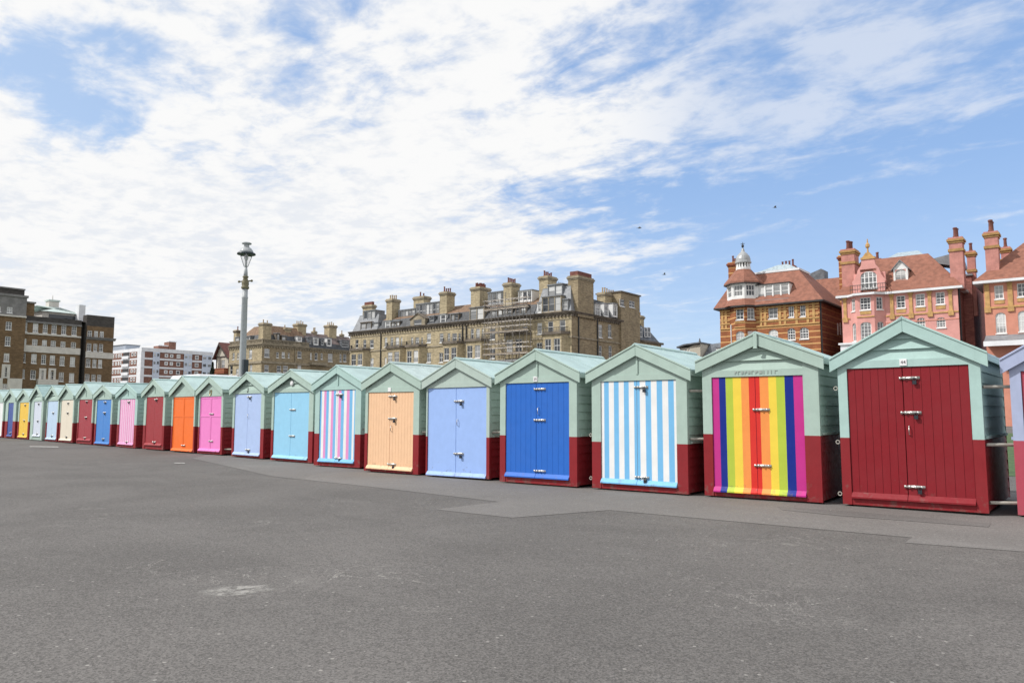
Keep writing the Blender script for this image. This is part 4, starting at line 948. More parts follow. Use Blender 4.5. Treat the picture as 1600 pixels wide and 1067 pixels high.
# ============================================================ 2. corner terrace seen from its side street
def corner_terrace():
    q0 = 112.0; D0 = Bld.__new__(Bld); d = None
    t = Bld('corner_building', 'yellow brick corner terrace with dark mansard right of the lamp post', 0, 0); bpy.data.objects.remove(t.e)
    dd = t.d(408, 590); p0 = dd.x * q0 / dd.y
    B = Bld('corner_building', 'yellow brick corner terrace with dark mansard right of the lamp post', p0, q0); B.spandrel = 't_brick'
    z5 = (350, 490, 8.0); F, S = B.F, B.S
    H = S(411, 538.5)[1]; xl = F(358, 560)[0]
    yb = S(560, 560)[0]; split = S(482, 560)[0]
    PS = side(); P = front()
    s1 = rects(S, z5, [(505, 570, 438, 545), (655, 685, 480, 552), (722, 762, 480, 552), (800, 820, 490, 552), (918, 970, 470, 555), (1078, 1098, 490, 570), (1135, 1170, 490, 580), (1210, 1235, 495, 570), (1300, 1358, 500, 600), (1445, 1470, 505, 600), (1490, 1530, 505, 600)])
    s2 = rects(S, z5, [(505, 560, 640, 730), (660, 715, 650, 735), (740, 800, 650, 735), (920, 968, 640, 730)])
    w = MB(); facade(w, PS, 0, yb, 0, H, s1 + s2, 1, .25)
    f1 = rects(F, z5, [(105, 132, 490, 575), (165, 185, 490, 570), (312, 350, 450, 560)]); f2 = rects(F, z5, [(75, 108, 650, 760), (150, 180, 690, 760), (320, 352, 640, 740)])
    facade(w, P, xl, 0, 0, H, f1 + f2, 0, .25); w.face([(xl, 0, 0), (xl, yb, 0), (xl, yb, H), (xl, 0, H)], 1)
    w.build('wall', ['t_brick', 't_side'], B.e)
    for h in s1 + s2: add_window(B, PS, *h, nx=0, nz=1)
    for h in f1 + f2: add_window(B, P, *h, nx=0, nz=1)
    for PP, a0, a1 in ((P, xl, .4), (PS, 0.01, yb)):
        moulding(B, 'cornice', PP, a0, a1, H - .35, 't_stone', dentil=.8)
        zs = S(411, 566)[1]; band(B, 'string_course', PP, a0, a1 - .3, zs - .2, zs + .35, .25, 't_stone')
    # parapet balustrade over the front half
    for PP, a0, a1 in ((P, xl, 0.2), (PS, 0.21, split)):
        b = MB(); b.pbox(PP, a0, a1, H + .28, H + .5, -.2, .2); b.pbox(PP, a0, a1, H + 1.3, H + 1.5, -.2, .2); a = a0 + .3
        while a < a1 - .2: b.pbox(PP, a, a + .22, H + .502, H + 1.298, -.1, .1); a += .42
        b.build('balustrade', 't_stone', B.e)
    # roof
    r = MB(); zt = S(470, 513.5, -4)[1]
    r.prism([(xl + .4, .6, H + .3), (-.6, .6, H + .3), (-.6, split, H + .3), (xl + .4, split, H + .3)], [(xl + 2.2, 2.2, zt - 2.6), (-2.0, 2.2, zt - 2.6), (-2.0, split, zt - 2.6), (xl + 2.2, split, zt - 2.6)], 0)
    r.prism([(xl + 2.2, 2.2, zt - 2.598), (-2.0, 2.2, zt - 2.598), (-2.0, split, zt - 2.598), (xl + 2.2, split, zt - 2.598)], [(xl + 4, 4.5, zt), (-4.2, 4.5, zt), (-4.2, split, zt), (xl + 4, split, zt)], 1)
    z2 = S(520, 524, -4)[1]
    r.prism([(-10, split + .002, H + .3), (-.3, split + .002, H + .3), (-.3, yb, H + .3), (-10, yb, H + .3)], [(-10, split + .002, z2 - 2.8), (-1.2, split + .002, z2 - 2.8), (-1.2, yb, z2 - 2.8), (-10, yb, z2 - 2.8)], 0)
    r.prism([(-10, split + .002, z2 - 2.798), (-1.2, split + .002, z2 - 2.798), (-1.2, yb, z2 - 2.798), (-10, yb, z2 - 2.798)], [(-6, split + .002, z2), (-4.4, split + .002, z2), (-4.4, yb, z2), (-6, yb, z2)], 2)
    r.build('roof', ['slate_dark', 't_tile', 'purple_tile'], B.e)
    for X0, X1, Y0, Y1, wm, fm in ((535, 585, 248, 340, 'lead', 'grey_frame'), (660, 700, 250, 355, 't_dark', 'grey_frame'), (720, 780, 280, 365, 't_dark', 'grey_frame'), (915, 975, 290, 355, 'white', 'white'), (1055, 1098, 300, 388, 'slate', 'white'), (1120, 1182, 300, 395, 'white', 'white'),
                            (1210, 1256, 315, 405, 'slate', 'white'), (1285, 1345, 310, 410, 'white', 'white'), (1468, 1565, 340, 430, 'slate', 'white')):
        (b0, b1, g0, g1), = rects(lambda a, b: B.S(a, b, -.7), z5, [(X0, X1, Y0, Y1)]); xo = -.7
        k = MB(); Pq = side(xo); facade(k, Pq, b0, b1, g0, g1, [(b0 + .2, b1 - .2, g0 + .25, g1 - .2)], 0, .12)
        for bb in (b0, b1): k.face([(xo, bb, g0), (xo - 2.5, bb, g0), (xo - 2.5, bb, g1), (xo, bb, g1)], 0)
        k.box(xo - 2.5, xo + .15, b0 - .1, b1 + .1, g1 + .001, g1 + .18, 1)
        o = k.build('dormer', [wm, 'lead'], B.e); add_window(B, Pq, b0 + .2, b1 - .2, g0 + .25, g1 - .2, nx=0, nz=1, fm=fm, sill=False, parent=o, one=True)
    for X0, X1, Y0, Y1 in ((140, 185, 300, 370), (262, 295, 290, 345), (300, 325, 285, 345)):
        a, zt0 = F(z5[0] + X0 / 8, z5[1] + Y0 / 8, .8); c, zb = F(z5[0] + X1 / 8, z5[1] + Y1 / 8, .8); dormer(B, a, c, zb, zt0, .8, 3, 'lead', 'lead', 1, 0, 1)
    # corner stack and others
    a, z = F(398, 506, .8); c, _ = F(409, 506, .8)
    chimney(B, -1.35, 1.6, 1.9, 2.4, H - .3, z, 't_brick', 't_stone', 2, 'buff_pot')
    for px, py, w_, d_, n in ((468.5, 506.5, 2.2, 2.6, 4), (516.5, 508.5, 2.2, 2.6, 4), (445, 513, 3.0, 1.8, 1), (491, 517.5, .9, .9, 2), (534, 522, .7, .7, 1)):
        y, z = S(px, py, -4.5); chimney(B, -4.5, y, w_, d_, H + 2, z, 't_brick', 't_stone', n, 'buff_pot')
    a, z = F(371.5, 516, 3); chimney(B, a, 3, 1.3, 1.5, H, z, 't_brick', 't_dark', 1)
    # balcony on the side street
    (b0, b1, g0, g1), = rects(S, z5, [(1060, 1255, 615, 645)]); b = MB(); b.box(.1, 1.3, b0, b1, g0, g1); bo = b.build('balcony', 't_stone', B.e)
    y, _ = S(460.5, 560); pipe(B, [(.15, y, 4), (.15, y, H - .4)], .12, 't_stone')
corner_terrace()

# ============================================================ 3. small gabled house left of the lamp post
def gabled_house():
    t = Bld('x', 'x', 0, 0); bpy.data.objects.remove(t.e)
    q0 = 118.0; dd = t.d(357.5, 580); p0 = dd.x * q0 / dd.y
    B = Bld('gabled_house', 'dark half timbered gabled house with a brick balcony left of the lamp post', p0, q0, 'house'); B.spandrel = 'plaster'; F = B.F
    xl = F(336, 575)[0]; xc = F(345, 560)[0]; za = F(345, 535)[1]; ze = F(336.5, 558)[1]
    b = MB(); hs = rects(F, (320, 360, 4.446), [(92, 104, 900, 960), (114, 138, 900, 960)])
    facade(b, front(), xl + .4, 0, 0, ze, hs, 0, .15); b.face([(xl + .4, 0, ze), (0, 0, ze), (xc, 0, za - .4)], 0)
    b.face([(0, 0, 0), (0, 11, 0), (0, 11, ze), (0, 0, ze)], 1); b.face([(xl + .4, 0, 0), (xl + .4, 11, 0), (xl + .4, 11, ze), (xl + .4, 0, ze)], 1)
    b.build('wall', ['plaster', 'maroon_tile'], B.e)
    for h in hs: add_window(B, front(), *h, nx=1, nz=1)
    r = MB()
    for xe in (xl - .3, .6):
        zz = ze - .5
        r.hexa([(xc, -.8, za - .25), (xe, -.8, zz - .25), (xe, 11.4, zz - .25), (xc, 11.4, za - .25), (xc, -.8, za), (xe, -.8, zz), (xe, 11.4, zz), (xc, 11.4, za)])
    r.build('roof', 'maroon_tile', B.e)
    k = MB()
    for xe in (xl - .3, .6): k.hexa([(xc, -.86, za - .75), (xe, -.86, ze - 1.2), (xe, -.81, ze - 1.2), (xc, -.81, za - .75), (xc, -.86, za - .1), (xe, -.86, ze - .6), (xe, -.81, ze - .6), (xc, -.81, za - .1)])
    for x in (xl + .6, xc - .1, -.35, xl + 1.9): k.box(x, x + .28, -.08, -.002, 0, ze)
    k.box(xl + .4, 0, -.14, -.082, ze - .25, ze + .1); k.build('timber_frame', 'timber', B.e)
    z0, z1 = F(345, 584.5)[1], F(345, 576)[1]; k = MB(); k.box(xl + .5, -.1, -1.4, -.15, z0, z1); k.build('balcony', 'm_side', B.e)
gabled_house()

# ============================================================ 4. white banded block of flats
def white_flats():
    t = Bld('x', 'x', 0, 0); bpy.data.objects.remove(t.e)
    q0 = 147.0; dd = t.d(219.5, 590); p0 = dd.x * q0 / dd.y
    B = Bld('flats', 'white and brown block of flats with banded floors left of the gabled house', p0, q0); B.spandrel = 'w_white'; F, S = B.F, B.S
    zm = (150, 510, 8.0); H = F(219.5, 543.5)[1]
    xl = F(168, 580)[0]; yb = S(331, 580)[0]
    fl = (H - S(222, 561.5)[1]); n = 7
    b = MB(); PS = side(); P = front()
    facade(b, P, xl, 0, 0, H, [], 1); facade(b, PS, 0, yb, 0, H, [], 0)
    b.face([(xl, yb, 0), (0, yb, 0), (0, yb, H), (xl, yb, H)], 0); b.face([(xl, 0, 0), (xl, yb, 0), (xl, yb, H), (xl, 0, H)], 0)
    b.face([(xl, 0, H), (0, 0, H), (0, yb, H), (xl, yb, H)], 1); b.build('wall', ['w_brick', 'w_white'], B.e)
    bd = MB(); fh = S(222, 559.7)[1] - S(222, 573.2)[1]
    zb = S(222, 559.7)[1]
    bd.pbox(PS, -.2, yb + .2, H - 1.35, H + .12, .005, .25)
    levels = []
    z = zb
    while z > 0: bd.pbox(PS, -.2, yb + .2, z - .38, z + .38, .005, .18); levels.append(z); z -= fh
    bd.pbox(PS, -.2, 1.2, 0, H - 1.36, .006, .12)
    bd.build('floor_band', 'w_white', B.e)
    sx = lambda X: S(zm[0] + X / 8, 580)[0]
    def cell(a0, a1, zt, zb_, m, kind): 
        if kind: add_window(B, PS, a0, a1, zb_, zt, nx=0, nz=0, fm=m, depth=.16, sill=False, fw=.22)
    tops = [H - 1.35] + [l - .38 for l in levels[:3]]
    for X0, X1, k in ((700, 785, 2), (1090, 1190, 2), (1318, 1440, 2)):
        p = MB(); p.pbox(PS, sx(X0), sx(X1), levels[3], H - 1.36, .19, .26); p.build('panel_column', 'w_panel', B.e)
        for zt in tops:
            w = (sx(X1) - sx(X0)) / 2
            for i in range(2):
                a = sx(X0) + i * w + w * .14; add_window(B, PS, a, a + w * .72, zt - 1.75, zt - .45, nx=0, nz=0, fm='w_panel', depth=.33, sill=False, fw=.1)
    for zt in tops:
        for X0, X1 in ((850, 893), (917, 957)): add_window(B, PS, sx(X0), sx(X1), zt - 1.85, zt - .5, nx=0, nz=0, depth=.08, sill=False, fw=.35)
        for X0, X1 in ((1000, 1046), (1230, 1276)): add_window(B, PS, sx(X0), sx(X1), zt - 2.0, zt - .4, nx=0, nz=0, depth=.08, sill=False, fw=.22)
    # sunlit street front: brick strips, windows and balconies with dark sheets as recess shade
    fx = lambda X: F(zm[0] + X / 8, 580)[0]
    st = MB()
    for i, zt in enumerate(tops):
        st.pbox(P, xl, fx(330), zt - fh + .85, zt, .004, .05); st.pbox(P, fx(412), fx(505), zt - fh + .85, zt, .004, .05)
    st.build('brick_strip', 'w_brick', B.e)
    for i, zt in enumerate(tops):
        for X0, X1 in ((205, 222), (240, 258), (272, 290), (300, 315), (436, 462), (475, 495)): add_window(B, P, fx(X0), fx(X1), zt - 1.7, zt - .3, nx=0, nz=0, depth=.14, sill=False, fw=.25)
        k = MB(); k.pbox(P, fx(325), fx(408), zt - fh + .8, zt - fh + 2.0, .3, .42, 0); k.pbox(P, fx(325), fx(408), zt - 1.55, zt + .1, .004, .02, 1); k.pbox(P, fx(325), fx(408), zt - fh + .75, zt - fh + .85, .004, .298, 0)
        k.build('balcony', ['w_white', 'iron'], B.e)
    # rooftop plant rooms
    (b0, b1, g0, g1), = rects(lambda a, c: B.S(a, c, -5), zm, [(912, 1000, 195, 285)]); k = MB(); k.box(-9, -5, b0, b1, H, g1); k.box(-9.2, -4.8, b0 - .2, b1 + .2, g1 + .001, g1 + .3, 1); k.build('lift_house', ['w_brick', 'w_white'], B.e)
    (b0, b1, g0, g1), = rects(lambda a, c: B.S(a, c, -5), zm, [(780, 905, 235, 285)]); k = MB(); k.box(-9, -5, b0, b1, H, g1 - .3, 0); k.box(-9.1, -4.9, b0, b1 - .1, g1 - .299, g1, 1); k.build('lift_house', ['w_brick', 'w_white'], B.e)
    a, z = F(173, 541.5, 6); c, _ = F(196, 545, 6); k = MB(); k.box(a - 4, c, 6, 12, H + .01, z); k.box(a - 4.2, c + .2, 5.8, 12.2, z + .001, z + .3, 1); k.build('penthouse', ['w_roof', 'slate'], B.e)
white_flats()

# ============================================================ 5. brown brick mansion flats at the far left
def brown_block():
    # only the flank along the side street is in view: local plane x = 0
    p0 = -190.0
    t = Bld('x', 'x', 0, 0); bpy.data.objects.remove(t.e)
    dd = t.d(172, 590); q1 = dd.y * p0 / dd.x; dd = t.d(-40, 590); q0 = dd.y * p0 / dd.x
    B = Bld('mansion_block', 'dark brown brick block with white bands at the left edge', p0, q0); B.spandrel = 'b_stone'; S = B.S
    zm = (0, 430, 5.335); PS = side(); ye = q1 - q0
    sy = lambda X: S(zm[0] + X / 5.335, 590)[0]
    ya, yb, yc = sy(168), sy(655), ye
    Hm = S(80, 496.5)[1]; Hl = S(15, 464)[1]; Hr = S(150, 493.5)[1]
    PL, PR = side(1.2), side(.8)
    SL = lambda a, b: B.S(a, b, 1.2); SR = lambda a, b: B.S(a, b, .8)
    colm = (184, 228), (275, 320), (358, 398), (430, 473), (512, 553), (598, 640)
    dy = lambda X: (X - 205) * .078
    hm = []
    for k, (c0, c1) in enumerate(colm):
        for (Y0, Y1) in ((395, 470), (528, 605), (650, 728), (785, 860)):
            sh = dy(c0); xs = -(Y0 - 395) * .055; hm += rects(S, zm, [(c0 + xs, c1 + xs, Y0 + sh, Y1 + sh)])
    w = MB(); facade(w, PS, ya, yb, 0, Hm - 1.3, hm, 0, .2); w.pbox(PS, ya, yb, Hm - 1.299, Hm, -.3, .05, 1)
    hl = rects(SL, zm, [(48, 98, 388, 455), (42, 88, 510, 588), (32, 78, 650, 720), (22, 68, 768, 850), (18, 58, 905, 945)])
    hg = rects(SL, zm, [(58, 105, 265, 315), (-20, 8, 260, 305)])
    zg0 = S(15, 494.5)[1]
    facade(w, PL, 0, ya, 0, zg0, hl, 0, .2); facade(w, PL, 0, ya, zg0, Hl, hg, 2, .2)
    w.face([(0, ya, 0), (1.2, ya, 0), (1.2, ya, Hl), (0, ya, Hl)], 1); w.face([(0, ya, Hl), (1.2, ya, Hl), (1.2, 0, Hl), (0, 0, Hl)], 1)
    hr = []
    for (Y0, Y1) in ((462, 520), (568, 632), (697, 765), (824, 880)):
        for c0, c1 in ((730, 768), (785, 818), (832, 866)):
            sh = (c0 - 740) * .06; xs = -(Y0 - 460) * .06; hr += rects(SR, zm, [(c0 + xs, c1 + xs, Y0 + sh, Y1 + sh)])
    facade(w, PR, yb + .9, yc, 0, Hr - 2.6, hr, 0, .2); w.pbox(PR, yb + .9, yc, Hr - 2.599, Hr, -.3, .0, 1)
    w.face([(0, yb, 0), (-1.5, yb, 0), (-1.5, yb, Hm), (0, yb, Hm)], 1); w.face([(-1.5, yb, 0), (-1.5, yb + .9, 0), (-1.5, yb + .9, Hm), (-1.5, yb, Hm)], 1); w.face([(.8, yb + .9, 0), (-1.5, yb + .9, 0), (-1.5, yb + .9, Hr), (.8, yb + .9, Hr)], 1)  # recess walls take the darker brick
    w.face([(.8, yc, 0), (-16, yc, 0), (-16, yc, Hr), (.8, yc, Hr)], 0)
    w.face([(0, 0, Hm), (0, yc, Hm - .4), (-16, yc, Hm - .4), (-16, 0, Hm)], 1); w.face([(-16, 0, 0), (-16, yc, 0), (-16, yc, Hm), (-16, 0, Hm)], 0); w.face([(1.2, 0, 0), (-16, 0, 0), (-16, 0, Hl), (1.2, 0, Hl)], 0)
    w.build('wall', ['b_brick', 'b_dark', 'b_grey'], B.e)
    # upper stages of the left wing
    z1 = SL(15, 450.5)[1]; k = MB(); k.box(-7, .4, 0, sy(155), Hl + .5, z1, 0); k.box(-7.2, .7, -.2, sy(157), z1 + .001, z1 + .3, 1); k.box(-7.3, 1.5, -.3, ya + .2, Hl + .001, Hl + .49, 2); k.build('penthouse', ['b_dark', 'b_grey', 'b_grey'], B.e)
    y2 = sy(255); z2 = S(40, 473)[1]; k = MB(); k.box(-8, -.2, ya + .003, y2, Hm, z2, 0); k.box(-8.2, .1, ya + .003, y2 + .2, z2 + .001, z2 + .35, 1); k.build('stair_tower', ['b_brick', 'b_grey'], B.e)
    for h in hm: add_window(B, PS, *h, nx=1, nz=3, fw=.12, bw=.07)
    for h in hl + hg: add_window(B, PL, *h, nx=1, nz=3, fw=.12, bw=.07)
    for h in hr: add_window(B, PR, *h, nx=1, nz=3, fw=.12, bw=.07)
    # bands
    z = S(60, 545.5)[1]; band(B, 'white_band', PS, ya, yb, z - .75, z + .75, .16, 'b_stone'); band(B, 'white_band', PR, yb + .9, yc + .1, z - 1.35, z + .05, .16, 'b_stone')
    z = S(60, 522)[1]; band(B, 'string_course', PS, ya, yb, z - .18, z + .18, .22, 'b_stone'); z = S(150, 529)[1]; moulding(B, 'cornice', PR, yb + .9, yc + .4, z - .4, 'b_grey')
    z = S(60, 503)[1]; band(B, 'string_course', PS, ya, yb, z - .3, z + .1, .3, 'b_grey'); band(B, 'string_course', PL, 0, ya, zg0 - .15, zg0 + .2, .35, 'b_stone')
    # white dressings round two windows and their balcony, and on the left wing
    (b0, b1, g0, g1), = rects(S, zm, [(303, 470, 868, 912)]); k = MB(); k.pbox(PS, b0, b1, g0, g1, .01, 1.0); k.build('balcony', 'b_stone', B.e)
    def dressing(PP, b0, b1, g0, g1, wd):
        k = MB(); k.pbox(PP, b0, b0 + wd, g0, g1, .006, .15); k.pbox(PP, b1 - wd, b1, g0, g1, .006, .15); k.pbox(PP, b0 + wd, b1 - wd, g1 - wd, g1, .006, .15); k.build('stone_surround', 'b_stone', B.e)
    for X0, X1 in ((324, 382), (402, 464)): dressing(PS, *rects(S, zm, [(X0, X1, 776, 868)])[0], .5)
    dressing(PL, *rects(SL, zm, [(12, 82, 742, 860)])[0], .6)
    z0 = SL(15, 591)[1]; k = MB(); k.pbox(PL, 0, hl[-1][0], 0, z0, .01, .15); k.pbox(PL, hl[-1][1], ya, 0, z0, .01, .15); k.build('stone_base', 'b_stone', B.e)
    # roof pavilion, lantern and white stack
    c0, c1 = B.S(66, 490, -6)[0], B.S(122, 490, -6)[0]; zt = B.S(86, 480, -9)[1]; ze = B.S(86, 488, -6)[1]
    k = MB(); k.box(-14, -6, c0, c1, Hm - .2, ze, 0); k.prism([(-5.3, c0 - .6, ze + .002), (-5.3, c1 + .6, ze + .002), (-14.6, c1 + .6, ze + .002), (-14.6, c0 - .6, ze + .002)], [(-9, c0 + 5, zt), (-9, c1 - 8, zt), (-11, c1 - 8, zt), (-11, c0 + 5, zt)], 1)
    for i in range(4): y = c0 + (c1 - c0) * (.18 + .2 * i); k.box(-6, -5.9, y, y + 1.6, ze - 1.9, ze - .5, 2)
    k.build('roof_pavilion', ['b_stone', 'copper', 'glass'], B.e)
    y, z = B.S(82, 471.5, -10); k = MB(); k.box(-11, -9, y - 1.1, y + 1.1, zt - .5, z, 0); k.box(-11.2, -8.8, y - 1.3, y + 1.3, z + .001, z + .35, 1); k.tube((-10, y, z + .35), (-10, y, z + 1.6), .15, .05, n=6); k.build('lantern', ['b_stone', 'copper'], B.e)
    y, z = B.S(124, 476, -4); y1, _ = B.S(134, 476, -4); k = MB(); k.box(-6, -4, y, y1, Hm - .3, z); k.build('chimney', 'w_white', B.e)
brown_block()

# ============================================================ 6. orange brick mansion with turret
def turret_mansion():
    q0 = 110.0
    B = Bld('turreted_mansion', 'orange brick mansion with striped walls and a white domed corner turret', -31.42, q0); B.spandrel = 'm_brick'; F, S = B.F, B.S
    z3, z6 = (1040, 360, 5.079), (1110, 450, 8.889)
    xl = F(1125, 500)[0]; H = F(1279, 471.5)[1]; D = 13.0
    P, PS = front(), side()
    b0, c0 = F(1141, 500)[0], F(1182, 500)[0]          # canted bay, left and right ends on the wall
    pr = 1.3; cut = 1.2
    FB = lambda a, c: B.F(a, c, -pr)
    h1 = rects(F, z6, [(805, 935, 255, 425), (1085, 1160, 245, 405), (1245, 1320, 225, 395)])
    h2 = rects(F, z6, [(808, 940, 578, 745), (1070, 1180, 558, 720), (1240, 1365, 548, 705)])
    hb = rects(FB, z6, [(355, 462, 280, 440), (355, 472, 600, 780)])
    w = MB(); facade(w, P, c0, 0, 0, H, h1 + h2, 0, .2); facade(w, P, xl, b0, 0, H, [], 0)
    ya, yb2 = S(1300, 520)[0], S(1307, 520)[0]
    facade(w, PS, 0, D, 0, H, [], 1); w.face([(xl, 0, 0), (xl, D, 0), (xl, D, H), (xl, 0, H)], 1); w.face([(xl, D, 0), (0, D, 0), (0, D, H), (xl, D, H)], 1)
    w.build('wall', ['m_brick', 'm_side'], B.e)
    bay = MB(); Pb = front(-pr)
    facade(bay, Pb, b0 + cut, c0 - cut, 0, H, hb, 0, .2)
    L = math.hypot(cut, pr); PRr = slanted(c0 - cut, -pr, math.atan2(pr, cut)); PLl = slanted(b0, 0, -math.atan2(pr, cut))
    hr = [(L * .2, L * .85, hb[i][2], hb[i][3]) for i in (0, 1)]
    facade(bay, PRr, 0, L, 0, H, hr, 0, .2); facade(bay, PLl, 0, L, 0, H, [], 0)
    bo = bay.build('bay', ['m_brick'], B.e)
    for h in h1: add_window(B, P, *h, nx=1, nz=2)
    for h in h2: add_window(B, P, *h, nx=2, nz=3, arch=.45, bw=.06)
    add_window(B, Pb, *hb[0], nx=1, nz=2, parent=bo, one=True); add_window(B, Pb, *hb[1], nx=1, nz=3, arch=.45, parent=bo, one=True)
    for h in hr: add_window(B, PRr, *h, nx=1, nz=2, parent=bo, one=True)
    # ochre pilaster strips and courses between the windows of the upper floor
    zlo, zhi = F(1279, 505)[1], H - .05
    o = MB()
    for X in (165, 215, 700, 760, 965, 1035, 1195, 1352, 1435):
        x, _ = F(z6[0] + X / z6[2], 490); dd = .08
        if b0 < x < c0: continue
        o.box(x - .17, x + .17, -dd, -.003, zlo, zhi)
    for z in (zlo, zlo + .75, zhi - .3): 
        o.box(c0 + .02, -.02, -.13, -.082, z, z + .2); o.box(xl + .02, b0 - .02, -.13, -.082, z, z + .2)
        o.box(b0 + cut, c0 - cut, -pr - .1, -pr - .003, z, z + .16)
    for X0, X1 in ((640, 800), (935, 1070), (1165, 1240), (1325, 1500), (140, 270)):
        a, _ = F(z6[0] + X0 / z6[2], 490); c, _ = F(z6[0] + X1 / z6[2], 490)
        for k in range(3): z = zlo + 1.2 + k * .75; o.box(a, c, -.06, -.004, z, z + .16)
    o.build('terracotta_trim', 'ochre', B.e)
    x, _ = F(1142, 530); pipe(B, [(b0 + .3, -.5, 0), (b0 + .3, -.5, zlo + .6)], .09, 'w_white'); pipe(B, [(.12, .2, 0), (.12, .2, H)], .11)
    # eaves and main roof
    e = MB(); e.box(xl - .7, .7, -.7, D + .7, H + .001, H + .22, 0); e.prism([(b0 - .3, -.5, H + .003), (b0 + cut - .2, -pr - .6, H + .003), (c0 - cut + .2, -pr - .6, H + .003), (c0 + .3, -.5, H + .003)], [(b0 - .3, -.5, H + .2), (b0 + cut - .2, -pr - .6, H + .2), (c0 - cut + .2, -pr - .6, H + .2), (c0 + .3, -.5, H + .2)])
    e.build('eaves', 'iron', B.e)
    zt = F(1248, 421.5, 4)[1]; xr = F(1248, 421.5, 4)[0]; xt = F(1180, 428, 4)[0]
    r = MB(); r.prism([(xl - .7, -.7, H + .222), (.7, -.7, H + .222), (.7, D + .7, H + .222), (xl - .7, D + .7, H + .222)], [(xt - 3, 4, zt), (xr, 4, zt), (xr, D - 4, zt), (xt - 3, D - 4, zt)], 0)
    r.build('roof', ['r_tile'], B.e)
    k = MB(); k.box(xt - 3.1, xr + .1, 3.9, D - 3.9, zt + .001, zt + .3); 
    k.build('roof_curb', 'w_white', B.e)
    k = MB(); k.prism([(xt, 4.3, zt + .302), (xr - .2, 4.3, zt + .302), (xr - .2, D - 4.3, zt + .302), (xt, D - 4.3, zt + .302)], [(xt + 3, 5.3, zt + 1.3), (xr - 2, 5.3, zt + 1.3), (xr - 2, D - 5.3, zt + 1.3), (xt + 3, D - 5.3, zt + 1.3)]); k.build('skylight', 'glassroof', B.e)
    # pots on a low stack behind
    x, z = F(1231, 416.5, 8); chimney(B, x, 8, 2.2, .8, zt, z, 'm_side', 'm_side', 4, 'red_pot', along='x')
    # turret: hexagonal room with white sashes, tiled apron, tiled cap, louvred lantern and lead dome
    xc, _ = F(1163, 480, 1.4); yc = 1.4; rad = (F(1184.5, 455, 1.0)[0] - F(1136.5, 458, 1.0)[0]) / 2 * 1.04
    za0 = F(1163, 482, -1)[1]; za1 = F(1163, 466, -1)[1]; zw1 = F(1163, 441, -1)[1]; zc1 = F(1165, 419, 0)[1]; zl = F(1165, 410.5, 1)[1]; zd = F(1164, 394, 1)[1]; zs = F(1164, 377, 1)[1]
    rot = R(-90 + 22.5)
    T = MB(); n = 8
    T.lathe((xc, yc, 0), [(rad + .9, H + .25), (rad + .02, za1)], n, 0, rot); tp = T.build('turret_apron', 'r_tile', B.e)
    T = MB(); ring = [(xc + rad * math.cos(2 * math.pi * i / n + rot), yc + rad * math.sin(2 * math.pi * i / n + rot)) for i in range(n)]
    to = None; walls = []
    for i in range(n):
        p, q = ring[i], ring[(i + 1) % n]; ang = math.atan2(q[1] - p[1], q[0] - p[0]); Pq = slanted(p[0], p[1], ang); Lq = math.hypot(q[0] - p[0], q[1] - p[1])
        hh = (Lq * .14, Lq * .86, za1 + .4, zw1 - .3); facade(T, Pq, 0, Lq, za1, zw1, [hh], 0, .12); walls.append((Pq, hh))
    to = T.build('turret', 'white', B.e)
    for Pq, hh in walls: add_window(B, Pq, *hh, nx=2, nz=1, sill=False, parent=to, one=True, bw=.07)
    T = MB(); T.lathe((xc, yc, 0), [(rad + .45, zw1 + .001), (rad + .4, zw1 + .25), (rad * .47, zc1)], n, 0, rot); T.lathe((xc, yc, 0), [(rad + .47, zw1 - .12), (rad + .47, zw1)], n, 1, rot); T.build('turret_roof', ['r_tile', 'iron'], B.e)
    rl = rad * .40
    T = MB(); T.lathe((xc, yc, 0), [(rl * 1.1, zc1), (rl * 1.1, zc1 + .35)], 16, 0); T.lathe((xc, yc, 0), [(rl * .8, zc1 + .351), (rl * .8, zl)], 16, 1)
    for i in range(14): a = 2 * math.pi * i / 14; T.box(xc + rl * .92 * math.cos(a) - .1, xc + rl * .92 * math.cos(a) + .1, yc + rl * .92 * math.sin(a) - .1, yc + rl * .92 * math.sin(a) + .1, zc1 + .352, zl, 0)
    T.build('lantern', ['white', 'iron'], B.e)
    T = MB(); hgt = zd - zl; T.lathe((xc, yc, 0), [(rl * 1.22, zl + .001), (rl * 1.22, zl + .2), (rl * 1.12, zl + .3), (rl * 1.1, zl + hgt * .4), (rl * .95, zl + hgt * .68), (rl * .62, zl + hgt * .92), (rl * .3, zl + hgt * 1.1), (rl * .14, zl + hgt * 1.45), (.06, zs - .9)], 18); d = T.build('dome', 'silver', B.e, smooth=False)
    T = MB(); T.lathe((xc, yc, 0), [(.06, zs - .9), (.2, zs - .7), (.2, zs - .5), (.05, zs - .35), (.03, zs)], 8); T.box(xc - .3, xc + .3, yc - .03, yc + .03, zs - .3, zs - .22); T.build('finial', 'iron', d)
    # stack behind the turret
    x, z = F(1147, 414, 5); chimney(B, x, 5, 1.3, 1.6, H + 1, z + .3, 'm_brick', 'm_side', 2, 'red_pot')
    # long dormer beside the turret
    a, z1_ = F(1186, 444, .4); c, z0_ = F(1234, 468, .4); zt1 = F(1210, 444, .4)[1]; zb1 = F(1210, 468, .4)[1]
    dormer(B, a - .4, c, zb1, zt1, .4, 3.4, 'white', 'iron', 4, 0, 1)
    k = MB(); k.box(a - .4, c, -.15, .395, zb1 - .25, zb1 - .01); k.build('lead_apron', 'lead', B.e)
    # rear wing with its own tiled roof to the right
    k = MB(); yw = D + .8; k.box(-7, 3.2, yw, yw + 9, 0, H, 0)
